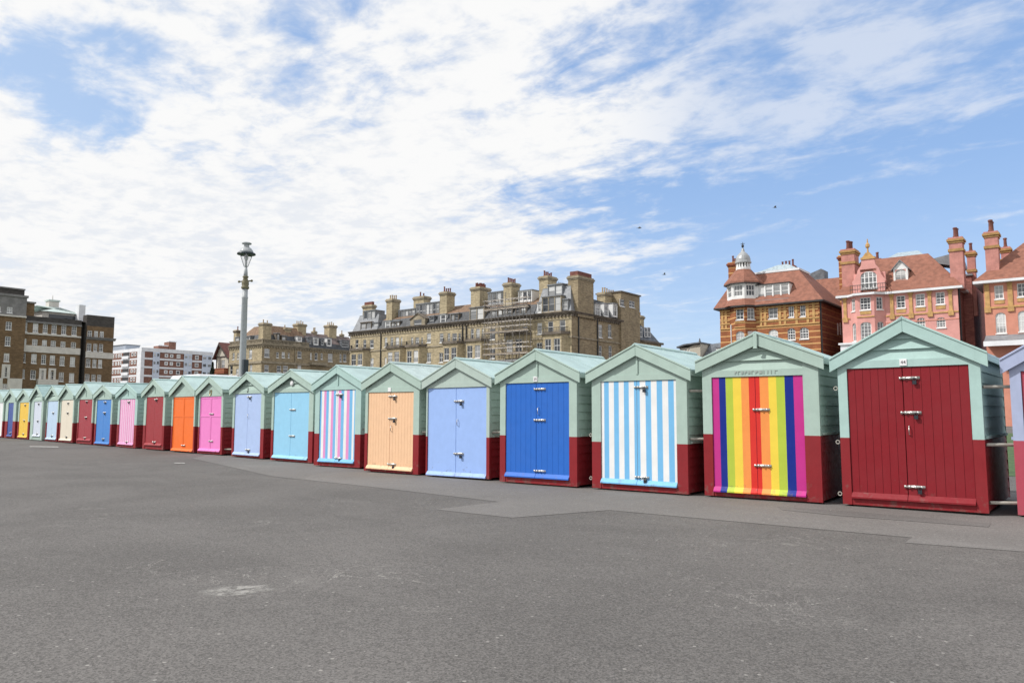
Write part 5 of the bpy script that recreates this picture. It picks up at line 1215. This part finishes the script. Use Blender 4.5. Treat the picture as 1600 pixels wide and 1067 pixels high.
    k.prism([(-7.4, yw - .3, H + .002), (3.8, yw - .3, H + .002), (3.8, yw + 9.4, H + .002), (-7.4, yw + 9.4, H + .002)], [(-7.4, yw + 4, zt + .6), (3.2, yw + 4, zt + .6), (3.2, yw + 5, zt + .6), (-7.4, yw + 5, zt + .6)], 1)
    k.build('rear_wing', ['m_side', 'r_tile'], B.e)
    ya2 = yw + 4.2; (x0, z), (x1, _) = F(1263, 423, ya2), F(1288, 422, ya2); k = MB()
    k.prism([(x0, ya2, zt), (x1, ya2, zt), (x1, ya2, z - .2), (x1 - .5, ya2, z + .1), (x0 + .3, ya2, z - .5)], [(x0, ya2 + 2, zt), (x1, ya2 + 2, zt), (x1, ya2 + 2, z - .2), (x1 - .5, ya2 + 2, z + .1), (x0 + .3, ya2 + 2, z - .5)]); k.build('roof_housing', 'slate', B.e)
    x, z = F(1316.5, 404, 10); chimney(B, x, 10, .9, 1.1, H, z + .4, 'm_brick', 'm_side', 1, 'red_pot')
    # flank details
    for px in (1308.5, 1312.5):
        y, z1f = S(px, 505); _, z0f = S(px, 523); add_window(B, PS, y - .25, y + .25, z0f, z1f, nx=0, nz=1, depth=.06, sill=False)
turret_mansion()

# ============================================================ 7. pink villa and 8. coral villa
def villa(name, label, p0, wallm, px_l, eave, right=False):
    B = Bld(name, label, p0, 110.0, 'villa'); B.spandrel = wallm
    return B
def pink_villa():
    B = villa('pink_villa', 'pink villa with shaped gable, ochre trim and tall chimneys behind the nearest huts', -14.52, 'p_pink', 0, 0); F, S = B.F, B.S
    z4, z7 = (1300, 330, 4.85), (1310, 440, 8.421); P, PS = front(), side()
    xl = F(1316, 500)[0]; H = F(1494, 451)[1]; D = 13.0
    b0, c0 = F(1329, 500)[0], F(1384, 500)[0]; pr, cut = 1.15, 1.1; FB = lambda a, c: B.F(a, c, -pr)
    h1 = rects(F, z7, [(762, 880, 185, 348), (1015, 1138, 160, 325), (1280, 1400, 138, 298)]); h2 = rects(F, z7, [(770, 880, 500, 660), (1030, 1145, 475, 640), (1290, 1412, 470, 605)])
    hb = rects(FB, z7, [(282, 425, 208, 372), (292, 436, 532, 775)])
    w = MB(); facade(w, P, c0, 0, 0, H, h1 + h2, 0, .2); facade(w, P, xl, b0, 0, H, [], 0)
    facade(w, PS, 0, D, 0, H, [], 1); w.face([(xl, 0, 0), (xl, D, 0), (xl, D, H), (xl, 0, H)], 1); w.face([(xl, D, 0), (0, D, 0), (0, D, H), (xl, D, H)], 1)
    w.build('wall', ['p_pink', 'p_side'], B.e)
    bay = MB(); Pb = front(-pr); facade(bay, Pb, b0 + cut, c0 - cut, 0, H, hb, 0, .2); L = math.hypot(cut, pr)
    PRr = slanted(c0 - cut, -pr, math.atan2(pr, cut)); PLl = slanted(b0, 0, -math.atan2(pr, cut))
    hs = [(L * .22, L * .8, hb[i][2], hb[i][3]) for i in (0, 1)]
    facade(bay, PRr, 0, L, 0, H, hs, 0, .2); facade(bay, PLl, 0, L, 0, H, hs, 0, .2); bo = bay.build('bay', ['p_pink'], B.e)
    for h in h1: add_window(B, P, *h, nx=1, nz=3)
    for h in h2: add_window(B, P, *h, nx=2, nz=3, arch=.4)
    add_window(B, Pb, *hb[0], nx=2, nz=3, parent=bo, one=True); add_window(B, Pb, *hb[1], nx=2, nz=4, arch=.4, parent=bo, one=True)
    for PP in (PRr, PLl):
        for i, h in enumerate(hs): add_window(B, PP, *h, nx=1, nz=2, parent=bo, one=True, arch=.35 if i else 0)
    # ochre pilasters, string course and aprons
    zc = F(1490, 487)[1]; o = MB()
    for X in (88, 705, 955, 1205, 1480):
        x, _ = F(z7[0] + X / z7[2], 480); o = MB(); o.box(x - .2, x + .2, -.12, -.003, zc + .2, H - .3); o.box(x - .3, x + .3, -.18, -.003, zc - .45, zc + .2); o.box(x - .3, x + .3, -.2, -.003, H - .299, H - .01); o.build('pilaster', 'ochre', B.e)
    for x0, x1, y0 in ((c0 + .05, -.01, -.004), (xl + .01, b0 - .05, -.004)):
        o = MB(); o.box(x0, x1, -.10, y0, zc - .06, zc + .1); o.build('ochre_course', 'ochre', B.e)
    o = MB(); o.box(b0 + cut, c0 - cut, -pr - .1, -pr - .003, zc - .06, zc + .1); o.build('ochre_course', 'ochre', bo)
    for h in h1:
        o = MB(); o.box(h[0] - .03, h[1] + .03, -.05, -.004, h[2] - .62, h[2] - .16); o.build('window_apron', 'ochre', B.e)
    h = hb[0]; o = MB(); o.box(h[0], h[1], -pr - .05, -pr - .004, h[2] - .62, h[2] - .16); o.build('window_apron', 'ochre', bo)
    zz = F(1490, 498)[1]; band(B, 'string_course', P, c0, -.01, zz - .05, zz + .06, .05, 'r_coral')
    # eaves, roof
    e = MB(); e.box(xl - .6, .6, -.6, D + .6, H + .001, H + .3, 0); e.prism([(b0 - .2, -.5, H + .003), (b0 + cut - .2, -pr - .6, H + .003), (c0 - cut + .2, -pr - .6, H + .003), (c0 + .3, -.5, H + .003)], [(b0 - .2, -.5, H + .28), (b0 + cut - .2, -pr - .6, H + .28), (c0 - cut + .2, -pr - .6, H + .28), (c0 + .3, -.5, H + .28)]); e.build('eaves', 'w_white', B.e)
    xr, zt = F(1450, 396, 4.2); xt = F(1372, 402, 4.2)[0]
    r = MB(); r.prism([(xl - .6, -.6, H + .302), (.6, -.6, H + .302), (.6, D + .6, H + .302), (xl - .6, D + .6, H + .302)], [(xt - 2.2, 4.2, zt), (xr, 4.2, zt), (xr, D - 4.2, zt), (xt - 2.2, D - 4.2, zt)]); r.build('roof', 'r_tile', B.e)
    k = MB(); a = F(1395, 398, 5)[0]; c = F(1438, 392, 5)[0]; k.prism([(a - .6, 4.4, zt + .002), (c + .4, 4.4, zt + .002), (c + .4, 8.4, zt + .002), (a - .6, 8.4, zt + .002)], [(a + .4, 6, zt + .9), (c - .4, 6, zt + .9), (c - .4, 6.8, zt + .9), (a + .4, 6.8, zt + .9)]); k.build('skylight', 'glassroof', B.e)
    # shaped gable over the bay, its arched window and balcony rail
    xg0, xg1 = F(1333, 450, -.5)[0], F(1383, 450, -.5)[0]; xc = (xg0 + xg1) / 2; hw = (xg1 - xg0) / 2
    zg0 = H + .5; zg1 = F(1352, 405.5, -.5)[1]; hg = zg1 - zg0
    prof = [(1.0, 0), (1.0, .27), (1.06, .31), (1.04, .36), (.90, .42), (.80, .50), (.72, .60), (.66, .70), (.56, .76), (.46, .82), (.42, .90), (.40, 1.0)]
    g = MB(); wz = rects(lambda a, c: B.F(a, c, -.5), z4, [(206, 330, 458, 585)])[0]; Pg = front(-.5)
    # gable built in horizontal strips either side of the window opening
    for (u0, v0), (u1, v1) in zip(prof, prof[1:]):
        za, zb = zg0 + v0 * hg, zg0 + v1 * hg
        for sg in (-1, 1):
            i0 = 0 if za >= wz[3] - .01 else (wz[1] - wz[0]) / 2 / hw
            if u1 <= i0: i0 = 0
            if zb - za < 1e-4: continue
            xi0, xo0, xo1 = xc + sg * i0 * hw, xc + sg * u0 * hw, xc + sg * u1 * hw
            g.prism([(xi0, -.5, za), (xo0, -.5, za), (xo1, -.5, zb), (xi0, -.5, zb)], [(xi0, .0, za), (xo0, .0, za), (xo1, .0, zb), (xi0, .0, zb)], 0)
    g.box(xc - hw, xc + hw, -.001, .4, zg0, zg0 + hg * .6, 0)
    go = g.build('gable', ['p_pink'], B.e)
    hwid = (wz[1] - wz[0]) / 2
    add_window(B, Pg, xc - hwid, xc + hwid, wz[2], min(wz[3], zg0 + hg * .68), nx=3, nz=2, arch=.6, sill=True, parent=go, one=True, bw=.12, meeting=False)
    k = MB(); k.box(xc - .45 * hw, xc + .45 * hw, -.62, .1, zg1 + .001, zg1 + .28); k.prism([(xc - .36 * hw, -.55, zg1 + .282), (xc + .36 * hw, -.55, zg1 + .282), (xc + .12 * hw, -.55, zg1 + .9), (xc - .12 * hw, -.55, zg1 + .9)], [(xc - .36 * hw, .0, zg1 + .282), (xc + .36 * hw, .0, zg1 + .282), (xc + .12 * hw, .0, zg1 + .9), (xc - .12 * hw, .0, zg1 + .9)])
    k.lathe((xc, -.3, zg1 + .9), [(.14, 0), (.10, .6), (.28, .8), (.28, 1.1), (.1, 1.4), (.06, 1.9)], 8); k.build('gable_crest', 'ochre', go)
    k = MB(); zr = H + .3
    for x in [xg0 - .2 + (xg1 - xg0 + .4) * i / 14 for i in range(15)]: k.tube((x, -pr - .1, zr), (x, -pr - .1, zr + 1.1), .03, n=4)
    for zz in (.55, 1.1): k.tube((xg0 - .2, -pr - .1, zr + zz), (xg1 + .2, -pr - .1, zr + zz), .045, n=5); k.tube((xg1 + .2, -pr - .1, zr + zz), (xg1 + .2, .3, zr + zz), .045, n=5)
    k.build('railing', 'iron', B.e)
    # white dormer
    a, zb = F(1396.5, 442, .8); c, zt1 = F(1418, 418, .8); dormer(B, a, c, zb, zt1, .8, 4.5, 'white', 'lead', 1, 1, 2, gable=1.0, margin=.22, arch=.4, over=.25)
    # chimneys
    x, z = F(1327, 391, 1.6); chimney(B, x, 1.8, 1.7, 2.4, H - 1, z, 'stack_pink', 'stack_ochre', 4, 'red_pot', bandm=.24, pscale=1.7)
    x, z = F(1488, 372, .9); chimney(B, x + .35, 1.4, 1.5, 1.7, H, z, 'stack_pink', 'stack_ochre', 3, 'red_pot', bandm=.24, pscale=1.8)
    x, z = F(1517, 393, 6.0); chimney(B, x, 6.0, .9, 1.0, H - 3, z, 'stack_pink', 'stack_ochre', 1, 'red_pot', bandm=.3, pscale=1.5)
    x, z = F(1371, 405, 9); chimney(B, x, 9, 1.0, 1.0, H, z, 'p_side', 'p_side', 2, 'red_pot')
    # back extension on the flank
    k = MB(); y0 = S(1506, 470, 1.5)[0]; zx = S(1508, 421, 1.0)[1]; k.box(-4, 1.0, 5, D + 4, 0, zx, 0); k.box(-4.1, 1.15, 4.8, D + 4.2, zx + .001, zx + .25, 1); k.build('rear_wing', ['p_side', 'lead'], B.e)
    k = MB(); a, zz = F(1466, 403, 6); k.prism([(a - 2, 6.5, zt - .6), (a + 3, 6.5, zt - 2), (a + 2.4, 6.5, zt + .2)], [(a - 2, 10, zt - .6), (a + 3, 10, zt - 2), (a + 2.4, 10, zt + .2)]); k.build('roof_housing', 'lead', B.e)
    pipe(B, [(.12, .3, 0), (.12, .3, H)], .11)
    # white porch roof at the left
    a, zp = F(1317, 549, -1.5); c, _ = F(1352, 540, -1.5); zp = F(1335, 545, -1.5)[1]; k = MB(); k.box(a, c + 2, -2.6, -.01, zp - .4, zp + .5); k.box(a - .2, c + 2.2, -2.8, -.01, zp + .501, zp + .75); k.build('porch_roof', 'w_white', B.e)
pink_villa()

def coral_villa():
    B = villa('coral_villa', 'coral villa at the right edge with steep tiled roof and white framed windows', -7.49 + 8.2, 'r_coral', 0, 0); F, S = B.F, B.S
    z4 = (1300, 330, 4.85); P, PS = front(), side(0)
    xl = F(1539, 500)[0]; H = F(1560, 442)[1]; D = 13.0; xr = 0
    h1 = rects(F, z4, [(1230, 1300, 562, 665), (1402, 1476, 545, 648)]); h2 = rects(F, z4, [(1240, 1320, 768, 925), (1410, 1490, 755, 912)])
    extra = [(h1[1][0] + 3.4, h1[1][1] + 3.4) + h1[1][2:]]
    w = MB(); facade(w, P, xl, xr, 0, H, h1 + h2 + extra, 0, .2); facade(w, PS, 0, D, 0, H, [], 1); w.face([(xl, 0, 0), (xl, D, 0), (xl, D, H), (xl, 0, H)], 1); w.face([(xl, D, 0), (0, D, 0), (0, D, H), (xl, D, H)], 1)
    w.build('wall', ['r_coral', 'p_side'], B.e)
    for h in h1 + extra: add_window(B, P, *h, nx=1, nz=2)
    for h in h2: add_window(B, P, *h, nx=2, nz=3, arch=.45)
    zc = F(1560, 480)[1]; o = MB()
    for X in (1175, 1350, 1520):
        x, _ = F(z4[0] + X / z4[2], 460); o = MB(); o.box(x - .26, x + .26, -.12, -.003, zc, H - .02); o.box(x - .34, x + .34, -.18, -.003, zc - .6, zc - .002); o.build('pilaster', 'ochre', B.e)
    o = MB(); o.box(xl, xr, -.09, -.004, zc - .12, zc + .1); o.build('ochre_course', 'ochre', B.e)
    for h in h1: o = MB(); o.box(h[0] - .05, h[1] + .05, -.06, -.004, h[2] - .6, h[2] - .17); o.build('window_apron', 'ochre', B.e)
    e = MB(); e.box(xl - 1.0, xr + .6, -.8, D + .6, H + .001, H + .32); e.build('eaves', 'w_white', B.e)
    a, zt = F(1599, 378, 5.0); r = MB(); r.prism([(xl - 1.0, -.8, H + .322), (xr + .6, -.8, H + .322), (xr + .6, D + .6, H + .322), (xl - 1.0, D + .6, H + .322)], [(a, 5.6, zt), (a + 2, 5.6, zt), (a + 2, D - 5.6, zt), (a, D - 5.6, zt)]); r.build('roof', 'r_tile', B.e)
    x, z = F(1543, 363, 1.2); chimney(B, x + .35, 1.8, 1.4, 1.8, H - 2, z, 'stack_pink', 'stack_ochre', 3, 'red_pot', bandm=.22, pscale=1.8)
    x, z = F(1571, 387, 7.0); chimney(B, x, 7.0, 1.0, 1.0, H, z, 'stack_pink', 'stack_ochre', 1, 'red_pot', bandm=.3, pscale=1.5)
    # lead canopy and white fascia above the ground floor
    z0, z1 = F(1570, 536, -1.5)[1], F(1570, 523, 0)[1]; k = MB(); k.hexa([(xl, -2.2, z0), (xr, -2.2, z0), (xr, -.01, z0), (xl, -.01, z0), (xl, -2.2, z0 + .2), (xr, -2.2, z0 + .2), (xr, -.01, z1), (xl, -.01, z1)]); k.build('canopy', 'lead', B.e)
    k = MB(); k.box(xl - .05, xr, -2.3, -2.202, z0 - .35, z0 + .25); k.build('fascia', 'w_white', B.e)
coral_villa()

# ============================================================ 9. low slate-roofed house between terrace and mansion
def slate_house():
    q0 = 150.0; t = Bld('x', 'x', 0, 0); bpy.data.objects.remove(t.e); dd = t.d(1128, 560); p0 = dd.x * q0 / dd.y
    B = Bld('slate_roofed_house', 'low pale house with grey slate hip roof left of the striped brick mansion', p0, q0, 'house'); B.spandrel = 'plaster'; F = B.F
    xl = F(1062, 545)[0]; xa = F(1094, 537)[0]; ze = F(1070, 543.5)[1]; za = F(1092, 536.3)[1]
    b = MB(); hs = rects(F, (1040, 520, 16.0), [(405, 445, 400, 460), (485, 535, 395, 462), (570, 608, 390, 465)])
    facade(b, front(), xl, xa, 0, ze, hs, 0, .15); b.face([(xl + 2, 0, ze), (xa, 0, ze), (xa, 0, za - .3), (xa - 1.5, 0, za - .3)], 0)
    b.face([(xl, 0, 0), (xl, 10, 0), (xl, 10, ze), (xl, 0, ze)], 0); b.face([(xa, 0, 0), (xa, 10, 0), (xa, 10, za), (xa, 0, za)], 0); b.box(xa + .002, 0, 3, 12, 0, ze - 1.2, 0); b.build('wall', 'plaster', B.e)
    for h in hs: add_window(B, front(), *h, nx=0, nz=1)
    r = MB(); r.prism([(xl - .5, -.5, ze + .001), (xa - 3.2, -.5, za - .28), (xa + .2, -.5, za - .02), (xa + .2, -.5, za + .25), (xa - 3.4, -.5, za - .02), (xl - .5, -.5, ze + .3)], [(xl - .5, 10, ze + .001), (xa - 3.2, 10, za - .28), (xa + .2, 10, za - .02), (xa + .2, 10, za + .25), (xa - 3.4, 10, za - .02), (xl - .5, 10, ze + .3)])
    r.prism([(xa + .25, -.4, ze - 3), (0.5, -.4, ze - 3), (.5, 12, ze - 3), (xa + .25, 12, ze - 3)], [(xa + .25, 4.5, za + .1), (-2.5, 5.6, ze + 1.2), (-2.5, 6.5, ze + 1.2), (xa + .25, 7, za + .1)])
    r.tube((xa + .1, -.4, za), (xa + .1, -.4, za + 1.0), .3, .08, n=6); r.build('roof', 'slate', B.e)
    a, zt = F(1119, 544, 1.5); c, zb = F(1124.5, 553, 1.5); dormer(B, a, c, zb, zt, 1.5, 4, 'white', 'slate', 1, 0, 1, margin=.3)
slate_house()

# ============================================================ lamp post
def street_lamp():
    base = Vector((-32.05, 16.86, 0)); t = thing('street_lamp', 'tall blue grey street lamp rising behind the huts on the left', 'street lamp', base)
    Z = 34.0
    def h(py): return ZE + (sight(382, py).z) / (sight(382, py).dot(Vector((_fw.x, _fw.y, 0)).normalized())) * Z
    zc = h(451); zr = h(431); zg = h(416); zn = h(396); zt = h(377)
    b = MB(); b.lathe((0, 0, 0), [(.30, 0), (.30, .5), (.24, .6), (.22, 1.4), (.165, 1.5), (.152, 3.2), (.125, zc - .45), (.14, zc - .42), (.14, zc - .36), (.122, zc - .34), (.12, zc)], 20); b.build('post', 'lamp_grey', t, smooth=True)
    b = MB(); d = zr - zc; b.lathe((0, 0, zc), [(.13, 0), (.17, .02), (.175, .10), (.14, .14), (.16, .22), (.15, .34), (.09, d * .85), (.13, d * .92), (.13, d)], 16); c = b.build('collar', 'lamp_gold', t, smooth=True)
    b = MB(); zl = zc + d * .62
    ca, sa = .47, .88
    b.tube((-.27 * ca, -.27 * sa, zl - .035), (.27 * ca, .27 * sa, zl + .035), .03, n=8)
    for sg in (-1, 1): b.lathe((sg * .27 * ca, sg * .27 * sa, zl - .05 + sg * .035), [(.03, 0), (.055, .03), (.055, .07), (.03, .1)], 8)
    b.build('ladder_bar', 'lamp_gold', t)
    b = MB(); b.lathe((0, 0, zr), [(.095, 0), (.085, .2), (.055, (zg - zr))], 14); b.build('neck', 'lamp_grey', t, smooth=True)
    L = zn - zg; la = thing('lantern_pivot', 'x', 'x', (0, 0, 0)); bpy.data.objects.remove(la)
    g = MB(); g.lathe((0, 0, zg), [(.07, 0), (.11, L * .15), (.24, L * .85), (.255, L * .98)], 18); lan = g.build('lantern_glass', 'lantern_glass', t, smooth=True)
    k = MB()
    for i in range(4): a = math.pi / 4 + i * math.pi / 2 + .3; k.tube((.075 * math.cos(a), .075 * math.sin(a), zg), (.265 * math.cos(a), .265 * math.sin(a), zn - .02), .018, n=6)
    k.build('lantern_frame', 'lamp_grey', t)
    k = MB(); k.tube((0, 0, zg + .02), (0, 0, zg + L * .5), .05, n=8); k.lathe((0, 0, zg + L * .5), [(.05, 0), (.085, .08), (.09, .22), (.05, .32), (.0, .34)], 10); k.build('bulb', 'plate', t, smooth=True)
    T = zt - zn; k = MB(); k.lathe((0, 0, zn - .03), [(.40, 0), (.41, .03), (.39, .07), (.30, .10)], 24); hd = k.build('rim', 'lamp_dark', t)
    k = MB(); k.lathe((0, 0, zn + .07), [(.30, 0), (.30, .05), (.27, T * .2), (.20, T * .36), (.125, T * .40), (.11, T * .62), (.12, T * .66), (.21, T * .70), (.215, T * .77), (.14, T * .84), (.03, T * .88)], 24); k.build('hood', 'lamp_grey', t)
    k = MB(); zb = h(573); k.box(.17, .33, -.12, .12, zb - .32, zb + .32); k.box(.14, .17, -.05, .05, zb - .2, zb - .12); k.box(.14, .17, -.05, .05, zb + .1, zb + .18); k.build('junction_box', 'lamp_dark', t, bevel=.01)
street_lamp()

# ============================================================ white vans parked behind the huts
def van(label, x, y, rz):
    t = thing('parked_van', label, 'van', (x, y, 0), rz)
    L, W, H = 5.6, 2.0, 3.2
    prof = [(0, .45), (0, 1.15), (.25, 1.30), (.95, 1.42), (1.75, 2.25), (2.15, 2.95), (2.6, H), (L - .15, H), (L, H - .2), (L, .45)]
    b = MB(); b.prism([(p[0], -W / 2, p[1]) for p in prof], [(p[0], W / 2, p[1]) for p in prof]); b.build('body', 'van', t, bevel=.05)
    g = MB(); g.face([(1.02, -W / 2 + .15, 1.53), (1.02, W / 2 - .15, 1.53), (1.70, W / 2 - .25, 2.235), (1.70, -W / 2 + .25, 2.235)]); 
    g.v = [(v[0] - .03, v[1], v[2] + .03) for v in g.v]; g.build('windscreen', 'glass', t)
    for s in (-1, 1):
        k = MB(); yy = s * (W / 2 + .006); k.face([(1.35, yy, 1.45), (2.25, yy, 1.45), (2.25, yy, 2.15), (1.85, yy, 2.15)]); k.build('side_window', 'glass', t)
        k = MB(); k.box(-.02, .06, s * .62 - .18, s * .62 + .18, .85, 1.08); k.build('headlight', 'glass', t)
        for xw in (1.0, 4.5):
            k = MB(); k.tube((xw, s * (W / 2 - .18), .34), (xw, s * (W / 2 + .015), .34), .34, n=20, m=0); wh = k.build('wheel', 'rubber', t)
            k = MB(); k.tube((xw, s * (W / 2 + .016), .34), (xw, s * (W / 2 + .03), .34), .2, n=14); k.build('rim', 'galv', wh)
    k = MB(); k.box(-.1, .1, -W / 2 + .05, W / 2 - .05, .42, .7); k.build('bumper', 'iron', t, bevel=.03)
van('white high roofed van parked behind the huts, its roof showing over the orange one', -40.4, 17.2, 0)

# ============================================================ small conifer beside the gabled house
def tree(label, x, y, h, r):
    t = thing('conifer_tree', label, 'tree', (x, y, 0)); rr = random.Random(int(h * 10))
    k = MB(); k.tube((0, 0, 0), (0, 0, h * .9), .3, .05, n=8); k.build('trunk', 'bark', t)
    k = MB()
    for i in range(2600):
        z = h * (.12 + .88 * rr.random() ** 1.3); rad = r * (1.02 - z / h) ** .8 * (0.75 + .3 * math.sin(z * 2.1 + 3 * rr.random())); a = rr.random() * 6.283; q = rad * math.sqrt(rr.random())
        c = Vector((q * math.cos(a), q * math.sin(a), z)); u = Vector((rr.gauss(0, 1), rr.gauss(0, 1), rr.gauss(0, .6))).normalized() * .3; v = u.orthogonal().normalized() * .16
        k.face([c - u, c + v, c + u, c - v])
    k.build('crown', 'leaf', t)
p = sight(331.5, 590); s_ = 200 / p.dot(_fw); tree('small dark conifer between the flats and the gabled house', p.x * s_, p.y * s_, ZE + sight(331, 566).z * s_, 1.9)

# ============================================================ gulls
def gull(label, px, py, dist, roll, span, up, grp=None):
    p = sight(px, py).normalized() * dist + Vector((0, 0, ZE)); t = thing('gull', label, 'bird', p, R(70), grp)
    t.rotation_euler = (R(roll), 0, R(35))
    b = MB(); n = 8; prof = [(-.32, .01), (-.24, .05), (-.05, .085), (.12, .07), (.22, .045), (.27, .05), (.31, .035), (.36, .006)]
    rings = [[(x, r * math.cos(2 * math.pi * k / n), r * math.sin(2 * math.pi * k / n)) for k in range(n)] for x, r in prof]
    for A, C in zip(rings, rings[1:]):
        for k in range(n): j = (k + 1) % n; b.face([A[k], A[j], C[j], C[k]])
    for s in (-1, 1):
        s2 = span / 2
        pts = [((.13, 0), (-.08, 0), .0), ((.18, s2 * .42), (-.03, s2 * .42), up), ((-.06, s2), (-.12, s2), up * .6)]
        for (f0, r0, z0), (f1, r1, z1) in zip(pts, pts[1:]):
            P = [(f0[0], s * f0[1], z0), (f1[0], s * f1[1], z1), (r1[0], s * r1[1], z1), (r0[0], s * r0[1], z0)]; b.prism([(q[0], q[1], q[2] - .012) for q in P], [(q[0], q[1], q[2] + .012) for q in P])
    b.prism([(-.3, -.05, -.01), (-.46, -.09, -.01), (-.46, .09, -.01), (-.3, .05, -.01)], [(-.3, -.05, .01), (-.46, -.09, .01), (-.46, .09, .01), (-.3, .05, .01)])
    b.build('body', 'bird', t)
gull('small gull with tilted spread wings in the open sky, leftmost of the three birds', 999, 356.5, 120, 24, 1.05, .16)
gull('tiny dark bird low over the terrace end, between it and the domed turret', 1038, 429, 150, -8, .8, .3)
gull('tiny dark bird high above the domed turret', 1211, 324.5, 150, 5, .75, .3)
